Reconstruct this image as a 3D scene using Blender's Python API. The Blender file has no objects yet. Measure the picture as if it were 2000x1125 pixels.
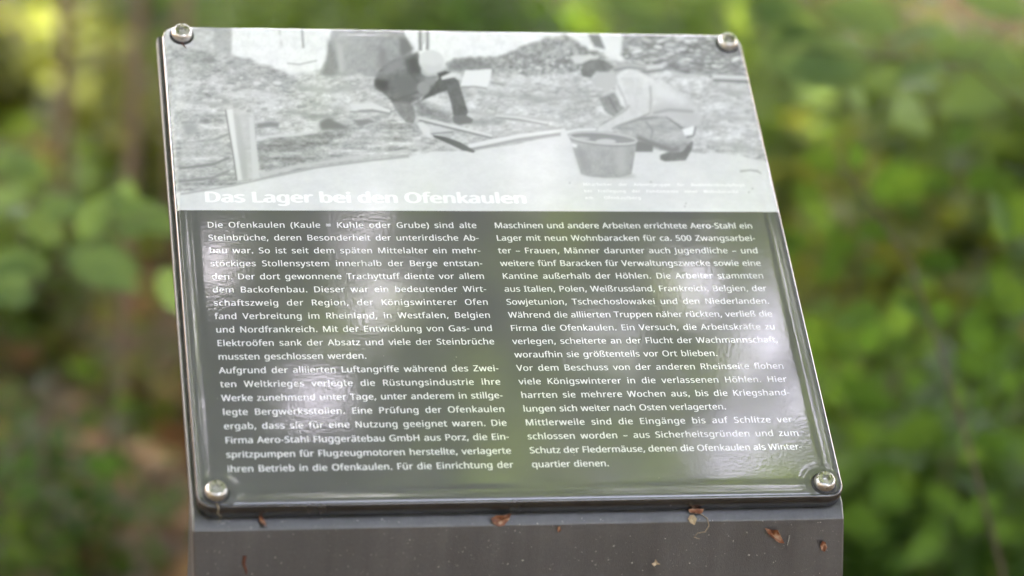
import bpy, bmesh, math, random, os
import numpy as np
from mathutils import Vector, Matrix

C = bpy.context.scene
col = C.collection
random.seed(7)
RNG = np.random.default_rng(7)
R = math.radians

# ------------------------------------------------------------------ camera
FPX = 5973.44            # focal length in pixels of the 2000 px wide photograph
PITCH = R(18.0)
CAM_H = 1.65
WID, HEI = 0.40, 0.386  # panel size in metres

def unit(v):
    v = np.array(v, float)
    return v / np.linalg.norm(v)

# panel corners seen in the photograph -> pose of the panel in camera space
def _line(a, b): return np.cross([*a, 1.0], [*b, 1.0])
def _x(l, m):
    p = np.cross(l, m)
    return p[:2] / p[2]
_L = _line((318, 78), (386, 985)); _Rr = _line((1451.5, 95), (1651, 955))
_T = _line((350, 49), (1418, 66)); _B = _line((400, 992), (1630, 970.0))
PC = [_x(_L, _T), _x(_Rr, _T), _x(_Rr, _B), _x(_L, _B)]          # TL TR BR BL
_q = [np.array([p[0] - 1000, p[1] - 562.5, 1.0]) for p in PC]
_a, _b, _c, _d = _q[3], _q[2], _q[0], _q[1]
_u = np.dot(np.cross(_a, _d), _c) / np.dot(np.cross(_b, _d), _c) * _b - _a
_v = np.dot(np.cross(_a, _d), _b) / np.dot(np.cross(_c, _d), _b) * _c - _a
FPX = float(np.clip(math.sqrt(abs((_u[0] * _v[0] + _u[1] * _v[1]) / (_u[2] * _v[2]))), 4500, 8000))
_h = [np.array([(p[0] - 1000) / FPX, (p[1] - 562.5) / FPX, 1.0]) for p in PC]
m1, m2, m3, m4 = _h[3], _h[2], _h[0], _h[1]
k2 = np.dot(np.cross(m1, m4), m3) / np.dot(np.cross(m2, m4), m3)
k3 = np.dot(np.cross(m1, m4), m2) / np.dot(np.cross(m3, m4), m2)
n2 = k2 * m2 - m1; n3 = k3 * m3 - m1
SC = WID / np.linalg.norm(n2)
HEI = float(SC * np.linalg.norm(n3))
wc = unit(n2); uc = n3 / np.linalg.norm(n3); uc = unit(uc - wc * np.dot(uc, wc))
nc = unit(np.cross(wc, uc))
if nc[2] > 0: nc = -nc
cc = SC * (m1 + n2 / 2 + n3 / 2)                                  # panel centre (camera space)
# world up in camera space: panel's width is level, pitch as given
uz = -math.sin(PITCH)
uy = -math.cos(PITCH); ux = 0.0
for _ in range(20):
    ux = -(wc[1] * uy + wc[2] * uz) / wc[0]
    uy = -math.sqrt(max(0, 1 - uz * uz - ux * ux))
Uc = np.array([ux, uy, uz])
Yc = unit(np.array([0, 0, 1.0]) - Uc * uz)
Xc = np.cross(Yc, Uc)
M3 = np.array([Xc, Yc, Uc])                                       # camera space -> world
CAMP = np.array([0, 0, CAM_H])
def c2w(v): return M3 @ np.array(v, float)
def at(px, py, d):
    """world point seen at photo pixel px,py, d metres in front of the camera"""
    return CAMP + c2w([(px - 1000) / FPX * d, (py - 562.5) / FPX * d, d])
wW, uW, nW = c2w(wc), c2w(uc), c2w(nc)
PCEN = CAMP + c2w(cc)

cam = bpy.data.cameras.new("camera")
cam.sensor_width = 36.0
cam.lens = FPX / 2000 * 36
cam.clip_start = 0.05; cam.clip_end = 600
camo = bpy.data.objects.new("camera", cam); col.objects.link(camo)
rc, dc, fc = c2w([1, 0, 0]), c2w([0, 1, 0]), c2w([0, 0, 1])
camo.matrix_world = Matrix(((rc[0], -dc[0], -fc[0], 0), (rc[1], -dc[1], -fc[1], 0),
                            (rc[2], -dc[2], -fc[2], CAM_H), (0, 0, 0, 1)))
C.camera = camo
cam.dof.use_dof = True
cam.dof.focus_distance = float(cc[2]) - 0.03
cam.dof.aperture_fstop = 3.5
C.render.resolution_x, C.render.resolution_y = 1024, 576

# ------------------------------------------------------------------ sky, sun, exposure
SUN_EL, SUN_AZ = 62.0, -30.0       # azimuth measured from +Y towards +X
EXPOSURE = 4.92
w = bpy.data.worlds.new("World"); C.world = w; w.use_nodes = True
nt = w.node_tree
bg = nt.nodes["Background"]
sky = nt.nodes.new("ShaderNodeTexSky"); sky.sky_type = 'NISHITA'; sky.sun_disc = False
sky.sun_elevation = R(SUN_EL); sky.sun_rotation = R(SUN_AZ)
sky.dust_density = 4.0; sky.air_density = 1.0
hs = nt.nodes.new("ShaderNodeHueSaturation"); hs.inputs["Saturation"].default_value = 0.56
nt.links.new(sky.outputs[0], hs.inputs["Color"]); 
sm = nt.nodes.new("ShaderNodeMix"); sm.data_type = 'RGBA'; sm.blend_type = 'MULTIPLY'; sm.inputs[0].default_value = 1.0
sm.inputs[7].default_value = (1.05, 0.96, 1.01, 1); nt.links.new(hs.outputs[0], sm.inputs[6]); nt.links.new(sm.outputs[2], bg.inputs[0])
bg.inputs[1].default_value = 0.15
sun = bpy.data.lights.new("sun", 'SUN'); sun.energy = 3.6; sun.angle = R(0.5); sun.color = (1.0, 0.93, 0.80)
suno = bpy.data.objects.new("sun", sun); col.objects.link(suno)
_sd = Vector((math.sin(R(SUN_AZ)) * math.cos(R(SUN_EL)), math.cos(R(SUN_AZ)) * math.cos(R(SUN_EL)), math.sin(R(SUN_EL))))
suno.rotation_euler = _sd.to_track_quat('Z', 'Y').to_euler()
vs = C.view_settings
C.display_settings.display_device = 'sRGB'
vs.view_transform = 'Standard'; vs.look = 'None'; vs.gamma = 1.0; vs.exposure = EXPOSURE
C.cycles.use_denoising = True
C.cycles.max_bounces = 8; C.cycles.transparent_max_bounces = 4
C.cycles.sample_clamp_indirect = 6.0

# ------------------------------------------------------------------ object helpers
def tag(o, label=None, cat=None, group=None, kind=None):
    if label: o["label"] = label
    if cat: o["category"] = cat
    if group: o["group"] = group
    if kind: o["kind"] = kind
    return o
def empty(name, loc=(0, 0, 0), rz=0.0):
    o = bpy.data.objects.new(name, None); col.objects.link(o)
    o.empty_display_size = 0.1
    o.location = loc; o.rotation_euler = (0, 0, rz)
    return o
def link(name, me, mat=None, parent=None, mw=None):
    if mat is not None: me.materials.append(mat)
    o = bpy.data.objects.new(name, me); col.objects.link(o)
    if parent is not None: o.parent = parent
    if mw is not None: o.matrix_local = mw
    return o
def np_mesh(name, V, faces_list, smooth=True, attr=None):
    """faces_list: list of (n,k) integer arrays"""
    me = bpy.data.meshes.new(name)
    V = np.asarray(V, np.float32)
    me.vertices.add(len(V)); me.vertices.foreach_set("co", V.ravel())
    loops = np.concatenate([f.ravel() for f in faces_list]).astype(np.int32)
    tot = np.concatenate([np.full(len(f), f.shape[1], np.int32) for f in faces_list])
    start = np.concatenate([[0], np.cumsum(tot)[:-1]]).astype(np.int32)
    me.loops.add(len(loops)); me.loops.foreach_set("vertex_index", loops)
    me.polygons.add(len(tot)); me.polygons.foreach_set("loop_start", start)
    try: me.polygons.foreach_set("loop_total", tot)
    except Exception: pass
    me.polygons.foreach_set("use_smooth", np.full(len(tot), smooth, bool))
    me.update(calc_edges=True); me.validate()
    if attr is not None:
        for k, a in attr.items():
            a = np.asarray(a, np.float32)
            if a.ndim == 1:
                at_ = me.attributes.new(k, 'FLOAT', 'POINT'); at_.data.foreach_set("value", a)
            else:
                at_ = me.attributes.new(k, 'FLOAT_COLOR', 'POINT')
                at_.data.foreach_set("color", np.c_[a, np.ones(len(a), np.float32)].astype(np.float32).ravel())
    return me
def tube(pts, rad, nseg=8, jit=0.0):
    """verts, quads of a tapered tube"""
    pts = np.array(pts, float); rad = np.array(rad, float); n = len(pts)
    tang = np.gradient(pts, axis=0); tang /= np.linalg.norm(tang, axis=1)[:, None] + 1e-9
    ref = np.array([1.0, 0.2, 0.1]); V = []
    for i in range(n):
        a = np.cross(tang[i], ref); a /= np.linalg.norm(a) + 1e-9
        b = np.cross(tang[i], a)
        th = np.linspace(0, 2 * np.pi, nseg, endpoint=False)
        rr = rad[i] * (1 + jit * RNG.normal(size=nseg))
        V.append(pts[i] + rr[:, None] * (np.cos(th)[:, None] * a + np.sin(th)[:, None] * b))
    V = np.concatenate(V)
    i, j = np.meshgrid(np.arange(n - 1), np.arange(nseg), indexing='ij')
    i, j = i.ravel(), j.ravel(); j2 = (j + 1) % nseg
    return V, np.c_[i * nseg + j, i * nseg + j2, (i + 1) * nseg + j2, (i + 1) * nseg + j]
class Acc:
    def __init__(s): s.V = []; s.F = {}; s.n = 0; s.A = []
    def add(s, V, *Fs, a=0.5):
        for F in Fs: s.F.setdefault(F.shape[1], []).append(F + s.n)
        s.V.append(V); s.n += len(V)
        s.A.append(np.full(len(V), a) if np.isscalar(a) else a)
    def mesh(s, name, smooth=True):
        return np_mesh(name, np.concatenate(s.V), [np.concatenate(f) for f in s.F.values()], smooth,
                       {"var": np.concatenate(s.A)})

# ------------------------------------------------------------------ materials
def newmat(name):
    m = bpy.data.materials.new(name); m.use_nodes = True
    return m, m.node_tree, m.node_tree.nodes["Principled BSDF"]
def node(nt, t, **kw):
    n = nt.nodes.new(t)
    for k, v in kw.items(): setattr(n, k, v)
    return n
def math_(nt, op, a, b=None):
    n = nt.nodes.new("ShaderNodeMath"); n.operation = op
    for i, v in enumerate((a, b)):
        if v is None: continue
        if isinstance(v, (int, float)): n.inputs[i].default_value = v
        else: nt.links.new(v, n.inputs[i])
    return n.outputs[0]
def ramp(nt, fac, stops):
    r = nt.nodes.new("ShaderNodeValToRGB"); e = r.color_ramp.elements
    while len(e) < len(stops): e.new(0.5)
    for i, (p, c) in enumerate(stops):
        e[i].position = p; e[i].color = (*c, 1)
    nt.links.new(fac, r.inputs[0])
    return r.outputs[0]
def noise(nt, vec, scale, detail=3, rough=0.55):
    n = nt.nodes.new("ShaderNodeTexNoise"); n.inputs["Scale"].default_value = scale
    n.inputs["Detail"].default_value = detail; n.inputs["Roughness"].default_value = rough
    if vec is not None: nt.links.new(vec, n.inputs["Vector"])
    return n.outputs[0]
def coords(nt):
    return nt.nodes.new("ShaderNodeTexCoord").outputs["Object"]

SCREWS = []   # filled below: panel coordinates of the four screws

def leaf_mat(name, c0, c1, c2, transl=0.45, rough=0.6, scale=1.2, through=(2.3, 2.15, 1.0)):
    m, nt, b = newmat(name)
    a = node(nt, "ShaderNodeAttribute", attribute_name="var")
    n = noise(nt, coords(nt), scale, 2)
    f = math_(nt, 'ADD', math_(nt, 'MULTIPLY', a.outputs["Fac"], 0.65), math_(nt, 'MULTIPLY', n, 0.4))
    cr = ramp(nt, f, [(0.15, c0), (0.5, c1), (0.85, c2)])
    nt.links.new(cr, b.inputs["Base Color"]); b.inputs["Roughness"].default_value = rough
    b.inputs["Specular IOR Level"].default_value = 0.06
    t = node(nt, "ShaderNodeBsdfTranslucent")
    mx = node(nt, "ShaderNodeMix", data_type='RGBA', blend_type='MULTIPLY')
    mx.inputs[0].default_value = 1.0
    nt.links.new(cr, mx.inputs[6]); mx.inputs[7].default_value = (*through, 1)
    nt.links.new(mx.outputs[2], t.inputs["Color"])
    ms = node(nt, "ShaderNodeMixShader"); ms.inputs[0].default_value = transl
    nt.links.new(b.outputs[0], ms.inputs[1]); nt.links.new(t.outputs[0], ms.inputs[2])
    nt.links.new(ms.outputs[0], nt.nodes["Material Output"].inputs[0])
    return m
def bark_mat(name, c0, c1):
    m, nt, b = newmat(name)
    tc = coords(nt)
    mp = node(nt, "ShaderNodeMapping"); mp.inputs["Scale"].default_value = (1, 1, 0.25)
    nt.links.new(tc, mp.inputs[0])
    n = noise(nt, mp.outputs[0], 22, 5)
    nt.links.new(ramp(nt, n, [(0.3, c0), (0.7, c1)]), b.inputs["Base Color"])
    b.inputs["Roughness"].default_value = 0.85
    bp = node(nt, "ShaderNodeBump"); bp.inputs["Distance"].default_value = 0.01; bp.inputs["Strength"].default_value = 0.6
    nt.links.new(n, bp.inputs["Height"]); nt.links.new(bp.outputs[0], b.inputs["Normal"])
    return m

def gloss_group():
    """fine ripples of the clear coat: shared by sheet, picture and lettering"""
    g = bpy.data.node_groups.new("coat_ripple", "ShaderNodeTree")
    g.interface.new_socket("Normal", in_out='OUTPUT', socket_type='NodeSocketVector')
    out = g.nodes.new("NodeGroupOutput")
    tc = coords(g)
    n1 = noise(g, tc, 420, 2, 0.5)
    n2 = noise(g, tc, 900, 2, 0.5)
    n3 = noise(g, tc, 28, 1, 0.4)
    hgt = math_(g, 'ADD', math_(g, 'MULTIPLY', n1, 0.000020), math_(g, 'MULTIPLY', n2, 0.000004))
    hgt = math_(g, 'ADD', hgt, math_(g, 'MULTIPLY', n3, 0.00007))
    for (sx, sy) in SCREWS:
        d = node(g, "ShaderNodeVectorMath", operation='DISTANCE')
        g.links.new(tc, d.inputs[0]); d.inputs[1].default_value = (sx, sy, 0)
        q = math_(g, 'SUBTRACT', d.outputs["Value"], 0.0125)
        q = math_(g, 'DIVIDE', q, 0.0022)
        q = math_(g, 'POWER', 2.718, math_(g, 'MULTIPLY', math_(g, 'MULTIPLY', q, q), -1.0))
        hgt = math_(g, 'ADD', hgt, math_(g, 'MULTIPLY', q, 0.00012))
    bp = node(g, "ShaderNodeBump"); bp.inputs["Strength"].default_value = 1.0; bp.inputs["Distance"].default_value = 1.0
    g.links.new(hgt, bp.inputs["Height"]); g.links.new(bp.outputs[0], out.inputs[0])
    return g

# ------------------------------------------------------------------ sign frame
rz_sign = math.atan2(wW[1], wW[0])
bend_off = 0.0115                                   # sheet thickness: plate plane below sheet face
BEND_DROP = 0.004
# bend line of the pedestal: where the pixel ray meets the plate plane
def ray_plane(px, py, off):
    d = unit(at(px, py, 1.0) - CAMP)
    p0 = PCEN - nW * off
    t = np.dot(p0 - CAMP, nW) / np.dot(d, nW)
    return CAMP + d * t
bend = ray_plane(1016, 1025, bend_off + BEND_DROP)
root_loc = np.array([bend[0], bend[1], 0.0])
sign = empty("information_sign", root_loc, rz_sign)
tag(sign, "grey metal lectern sign with glossy German text panel and black and white photo", "sign")
Mroot = Matrix.Translation(root_loc) @ Matrix.Rotation(rz_sign, 4, 'Z')
Mpanel = Matrix(((wW[0], uW[0], nW[0], PCEN[0]), (wW[1], uW[1], nW[1], PCEN[1]), (wW[2], uW[2], nW[2], PCEN[2]), (0, 0, 0, 1)))
Lpanel = Mroot.inverted() @ Mpanel                  # panel frame inside the sign frame
def to_panel(px, py, off=0.0):
    """photo pixel -> panel x,y on the sheet face"""
    p = ray_plane(px, py, off) - PCEN
    return float(np.dot(p, wW)), float(np.dot(p, uW))
SCREWS = [to_panel(*p) for p in ((355, 70), (1420, 87), (422, 963), (1609, 945))]

# panel -> photo pixel (vectorised), used to lay the printed picture out on the sheet
def panel_px(x, y):
    P = cc[None, :] + np.asarray(x).ravel()[:, None] * wc + np.asarray(y).ravel()[:, None] * uc
    return 1000 + FPX * P[:, 0] / P[:, 2], 562.5 + FPX * P[:, 1] / P[:, 2]

coat = gloss_group()
def glossy(name, rough=0.05, spec=0.9):
    m, nt, b = newmat(name)
    g = node(nt, "ShaderNodeGroup"); g.node_tree = coat
    nt.links.new(g.outputs[0], b.inputs["Normal"])
    nt.links.new(ramp(nt, noise(nt, coords(nt), 35, 5, 0.65), [(0.35, (rough * 0.8,) * 3), (0.55, (rough * 1.2,) * 3), (0.75, (rough * 3.0,) * 3)]), b.inputs["Roughness"])
    b.inputs["Specular IOR Level"].default_value = spec
    return m, nt, b

# pedestal paint
m_paint, nt, b = newmat("anthracite_paint")
tc = coords(nt)
nz = noise(nt, tc, 1500, 2); ns = noise(nt, tc, 11, 4)
mp = node(nt, "ShaderNodeMapping"); mp.inputs["Scale"].default_value = (1, 1, 0.05); nt.links.new(tc, mp.inputs[0])
st_ = noise(nt, mp.outputs[0], 90, 4)
mott = math_(nt, 'ADD', math_(nt, 'MULTIPLY', ns, 0.5), math_(nt, 'ADD', math_(nt, 'MULTIPLY', st_, 0.3), math_(nt, 'MULTIPLY', noise(nt, tc, 480, 3), 0.2)))
nt.links.new(ramp(nt, mott, [(0.32, (0.092, 0.092, 0.090)), (0.5, (0.122, 0.121, 0.118)), (0.68, (0.162, 0.160, 0.154))]), b.inputs["Base Color"])
b.inputs["Metallic"].default_value = 0.80
nt.links.new(ramp(nt, mott, [(0.3, (0.30,) * 3), (0.7, (0.46,) * 3)]), b.inputs["Roughness"])
bp = node(nt, "ShaderNodeBump"); bp.inputs["Strength"].default_value = 0.5; bp.inputs["Distance"].default_value = 0.0005
nt.links.new(nz, bp.inputs["Height"]); nt.links.new(bp.outputs[0], b.inputs["Normal"])

# sheet (dark text ground)
m_sheet, nt, b = glossy("glossy_dark_print")
ns = noise(nt, coords(nt), 14, 3)
nt.links.new(ramp(nt, ns, [(0.3, (0.112, 0.113, 0.108)), (0.7, (0.128, 0.129, 0.123))]), b.inputs["Base Color"])
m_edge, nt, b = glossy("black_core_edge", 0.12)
nt.links.new(ramp(nt, noise(nt, coords(nt), 120, 3), [(0.3, (0.012, 0.012, 0.011)), (0.7, (0.028, 0.027, 0.025))]), b.inputs["Base Color"])  # black core, darkened further to stand in for the shadow under the lip
m_white, nt, b = glossy("glossy_white_print"); b.inputs["Base Color"].default_value = (0.86, 0.85, 0.87, 1)
m_head, nt, b = glossy("glossy_heading_print"); b.inputs["Base Color"].default_value = (0.93, 0.93, 0.93, 1)
m_pic, nt, b = glossy("glossy_photo_print")
a = node(nt, "ShaderNodeAttribute", attribute_name="tone"); nt.links.new(a.outputs["Color"], b.inputs["Base Color"])
m_steel, nt, b = newmat("stainless_steel")
b.inputs["Metallic"].default_value = 1.0; b.inputs["Base Color"].default_value = (0.62, 0.60, 0.56, 1)
nt.links.new(ramp(nt, noise(nt, coords(nt), 700, 3), [(0.3, (0.24,) * 3), (0.7, (0.42,) * 3)]), b.inputs["Roughness"])
m_rubber, nt, b = newmat("black_rubber"); b.inputs["Base Color"].default_value = (0.012, 0.012, 0.012, 1); b.inputs["Roughness"].default_value = 0.5
ns = noise(nt, coords(nt), 300, 2); nt.links.new(ramp(nt, ns, [(0.3, (0.01,) * 3), (0.7, (0.02,) * 3)]), b.inputs["Base Color"])

# ------------------------------------------------------------------ pedestal
tilt = math.atan2(float(np.dot(uW, [0, 0, 1])), float(np.linalg.norm(uW[:2])))   # slope of the plate
def build_pedestal():
    zb = bend[2]
    cy, sz = math.cos(tilt), math.sin(tilt)
    bp = Mroot.inverted() @ Vector(bend)
    top = (Lpanel @ Vector((0, HEI / 2 + 0.0005, -bend_off - 0.0008)))
    Ls = math.hypot(top.y - bp.y, top.z - bp.z)
    th = 0.008; dep = 0.024; r = 0.0022
    T = Lpanel @ Vector((0, -HEI / 2 + 0.004, -bend_off - 0.0004))          # chamfer meets the slope under the sheet
    ca = math.atan2(T.z - zb, T.y)
    print("CHAMFER", math.degrees(ca), math.degrees(tilt), T.y, T.z - zb, "FPX", FPX, "HEI", HEI)
    prof = [(0.0, 0.0), (0.0, zb - 0.15)]
    ang = math.pi / 2 - ca
    tl = r * math.tan(ang / 2)
    for k in range(7):
        a = math.pi - ang * k / 6
        prof.append((r + r * math.cos(a), zb - tl + r * math.sin(a)))
    prof.append((T.y, T.z))
    prof.append((top.y, top.z))
    prof.append((top.y + th * sz, top.z - th * cy))
    s_in = (dep - T.y - th * sz) / cy
    prof.append((dep, T.z + s_in * sz - th * cy))
    prof += [(dep, zb - 0.15), (dep, 0.0)]
    bm = bmesh.new()
    hw = WID / 2 - 0.0003
    n = len(prof)
    flare = lambda z: min(max(zb - z, 0.0), 0.15)
    vl = [bm.verts.new((-hw + 0.0015 + 0.060 * flare(p[1]), p[0], p[1])) for p in prof]
    vr = [bm.verts.new((hw + 0.0058 + 0.085 * flare(p[1]), p[0], p[1])) for p in prof]
    side = [bm.faces.new(vl), bm.faces.new(vr[::-1])]
    for i in range(n):
        j = (i + 1) % n
        bm.faces.new((vl[j], vl[i], vr[i], vr[j]))
    bmesh.ops.recalc_face_normals(bm, faces=bm.faces)
    ed = [e for f in side for e in f.edges]
    bmesh.ops.bevel(bm, geom=ed, offset=0.0030, segments=4, profile=0.5, affect='EDGES', clamp_overlap=True)
    for f in bm.faces: f.smooth = True
    me = bpy.data.meshes.new("pedestal"); bm.to_mesh(me); bm.free()
    for p in me.polygons: p.use_smooth = True
    o = link("pedestal", me, m_paint, sign)
    wn = o.modifiers.new("wn", 'WEIGHTED_NORMAL'); wn.keep_sharp = True; wn.weight = 80
    return o
build_pedestal()

# ------------------------------------------------------------------ glossy sheet
RC = 0.0105
RE = 0.0038
def prof_z(d):
    """height of the sheet face as a function of distance d to its outline"""
    d = np.asarray(d, float)
    z = np.where(d < RE, -RE + np.sqrt(np.maximum(0, RE ** 2 - (RE - np.minimum(d, RE)) ** 2)), 0.0)
    return z - 0.00010 * np.exp(-((d - 0.0095) / 0.0028) ** 2) + 0.00005 * np.exp(-((d - 0.0052) / 0.0012) ** 2)
def outline(inset, n=10):
    hw, hh = WID / 2 - inset, HEI / 2 - inset
    r = max(RC - inset, 0.0004)
    P = []
    for (sx, sy, a0) in ((1, 1, 0), (-1, 1, 90), (-1, -1, 180), (1, -1, 270)):
        for k in range(n + 1):
            a = R(a0 + 90 * k / n)
            P.append((sx * (hw - r) + r * math.cos(a), sy * (hh - r) + r * math.sin(a)))
    return P
def build_sheet():
    rings = []
    for z in (-bend_off + 0.0004, -RE * 1.6): rings.append((0.0, z))
    for k in range(9):
        d = RE * (1 - math.cos(math.pi / 2 * k / 8)); rings.append((d, None))
    for d in np.linspace(RE, 0.020, 34)[1:]: rings.append((float(d), None))
    bm = bmesh.new(); prev = None
    for d, z in rings:
        zz = float(prof_z(d)) if z is None else z
        cur = [bm.verts.new((x, y, zz)) for x, y in outline(d)]
        if prev:
            n = len(cur)
            for i in range(n):
                bm.faces.new((prev[i], prev[(i + 1) % n], cur[(i + 1) % n], cur[i]))
        else: base = cur
        prev = cur
    bm.faces.new(prev); bm.faces.new(base[::-1])
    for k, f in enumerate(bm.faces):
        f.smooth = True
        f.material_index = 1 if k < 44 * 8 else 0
    me = bpy.data.meshes.new("panel_sheet"); bm.to_mesh(me); bm.free()
    o = link("panel_sheet", me, m_sheet, sign, Lpanel)
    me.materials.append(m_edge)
    return o
sheet = build_sheet()

# ------------------------------------------------------------------ printed picture (tones traced in the print)
CX0, CY0, CW, CH = 296, 30, 1260, 400
def blur(a, s):
    if s <= 0: return a
    k = np.exp(-0.5 * (np.arange(-int(3 * s) - 1, int(3 * s) + 2) / s) ** 2); k /= k.sum()
    p = len(k) // 2
    a = np.pad(a, p, mode='edge')
    a = np.apply_along_axis(lambda r: np.convolve(r, k, 'valid'), 0, a)
    return np.apply_along_axis(lambda r: np.convolve(r, k, 'valid'), 1, a)
def vnoise(h, w_, sx, sy, seed):
    g = np.random.default_rng(seed).random((int(h / sy) + 3, int(w_ / sx) + 3))
    yy = np.arange(h) / sy; xx = np.arange(w_) / sx
    yi = yy.astype(int); xi = xx.astype(int)
    fy = yy - yi; fx = xx - xi
    fy = fy * fy * (3 - 2 * fy); fx = fx * fx * (3 - 2 * fx)
    g00 = g[np.ix_(yi, xi)]; g01 = g[np.ix_(yi, xi + 1)]; g10 = g[np.ix_(yi + 1, xi)]; g11 = g[np.ix_(yi + 1, xi + 1)]
    fy = fy[:, None]; fx = fx[None, :]
    return (g00 * (1 - fx) + g01 * fx) * (1 - fy) + (g10 * (1 - fx) + g11 * fx) * fy - 0.5
CAN = np.full((CH, CW), 236.0)
ROUGH = sum(a * vnoise(CH, CW, sx, sy, s) for a, sx, sy, s in
            ((1.0, 60, 26, 1), (0.9, 26, 11, 2), (0.95, 12, 6, 3), (0.8, 6, 3.2, 4), (0.6, 3, 2, 5)))
STRATA = sum(a * vnoise(CH, CW, sx, sy, s) for a, sx, sy, s in
             ((1.0, 120, 9, 11), (0.9, 40, 5, 12), (0.8, 9, 5, 13), (0.6, 4, 2.5, 14)))
FINE = sum(a * vnoise(CH, CW, sx, sy, s) for a, sx, sy, s in ((1, 9, 9, 21), (0.8, 4, 4, 22), (0.6, 2, 2, 23)))
def fill(P):
    """antialiased polygon mask: (mask, y0, y1, x0, x1)"""
    P = np.array(P, float) - [CX0, CY0]
    x0 = max(0, int(P[:, 0].min()) - 8); x1 = min(CW, int(P[:, 0].max()) + 9)
    y0 = max(0, int(P[:, 1].min()) - 8); y1 = min(CH, int(P[:, 1].max()) + 9)
    S = 2
    X, Y = np.meshgrid((np.arange((x1 - x0) * S) + 0.5) / S + x0, (np.arange((y1 - y0) * S) + 0.5) / S + y0)
    m = np.zeros(X.shape, bool)
    for (ax, ay), (bx, by) in zip(P, np.roll(P, -1, 0)):
        if ay == by: continue
        c = (ay > Y) != (by > Y)
        m ^= c & (X < (bx - ax) * (Y - ay) / (by - ay) + ax)
    m = m.reshape(y1 - y0, S, x1 - x0, S).mean((1, 3))
    return m, y0, y1, x0, x1
def paint(P, tone, soft=1.0, tex=None, amp=0.0, grad=None, rag=0.0):
    """tone: 0..255, grad: (dx, dy) change of tone across the box, rag: ragged outline"""
    if rag:
        Q = []
        for (a, b2) in zip(P, P[1:] + P[:1]):
            L = math.hypot(b2[0] - a[0], b2[1] - a[1]); k = max(1, int(L / 9))
            for i in range(k):
                t = i / k; Q.append((a[0] + (b2[0] - a[0]) * t + random.gauss(0, rag), a[1] + (b2[1] - a[1]) * t + random.gauss(0, rag)))
        P = Q
    m, y0, y1, x0, x1 = fill(P)
    if m.size == 0: return
    m = blur(m, soft)
    t = np.full(m.shape, float(tone))
    if grad:
        t += np.linspace(-0.5, 0.5, m.shape[1])[None, :] * grad[0] + np.linspace(-0.5, 0.5, m.shape[0])[:, None] * grad[1]
    if tex is not None: t += amp * tex[y0:y1, x0:x1]
    CAN[y0:y1, x0:x1] = CAN[y0:y1, x0:x1] * (1 - m) + t * m
def stroke(P, wd, tone, soft=0.8, shade=None):
    P = [np.array(p, float) for p in P]
    wd = [wd] * len(P) if np.isscalar(wd) else wd
    L, Rr = [], []
    for i, p in enumerate(P):
        t = P[min(i + 1, len(P) - 1)] - P[max(i - 1, 0)]; t /= np.linalg.norm(t) + 1e-9
        nrm = np.array([-t[1], t[0]]); L.append(tuple(p + nrm * wd[i] / 2)); Rr.append(tuple(p - nrm * wd[i] / 2))
    if shade is not None:
        paint([(a[0] + 1, a[1] + max(wd) * 0.7) for a in L + Rr[::-1]], shade, soft + 0.8)
    paint(L + Rr[::-1], tone, soft)
def ell(cx, cy, rx, ry, tone, soft=1.0, rot=0.0, **k):
    c, s = math.cos(R(rot)), math.sin(R(rot))
    paint([(cx + rx * math.cos(a) * c - ry * math.sin(a) * s, cy + rx * math.cos(a) * s + ry * math.sin(a) * c)
           for a in np.linspace(0, 2 * math.pi, 28)[:-1]], tone, soft, **k)
def A1(*p): return [(300 + x / 2.812, 30 + y / 2.812) for x, y in p]
def A2(*p): return [(700 + x / 3.515, 30 + y / 3.515) for x, y in p]
def A3(*p): return [(1050 + x / 2.884, 40 + y / 2.884) for x, y in p]

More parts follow.
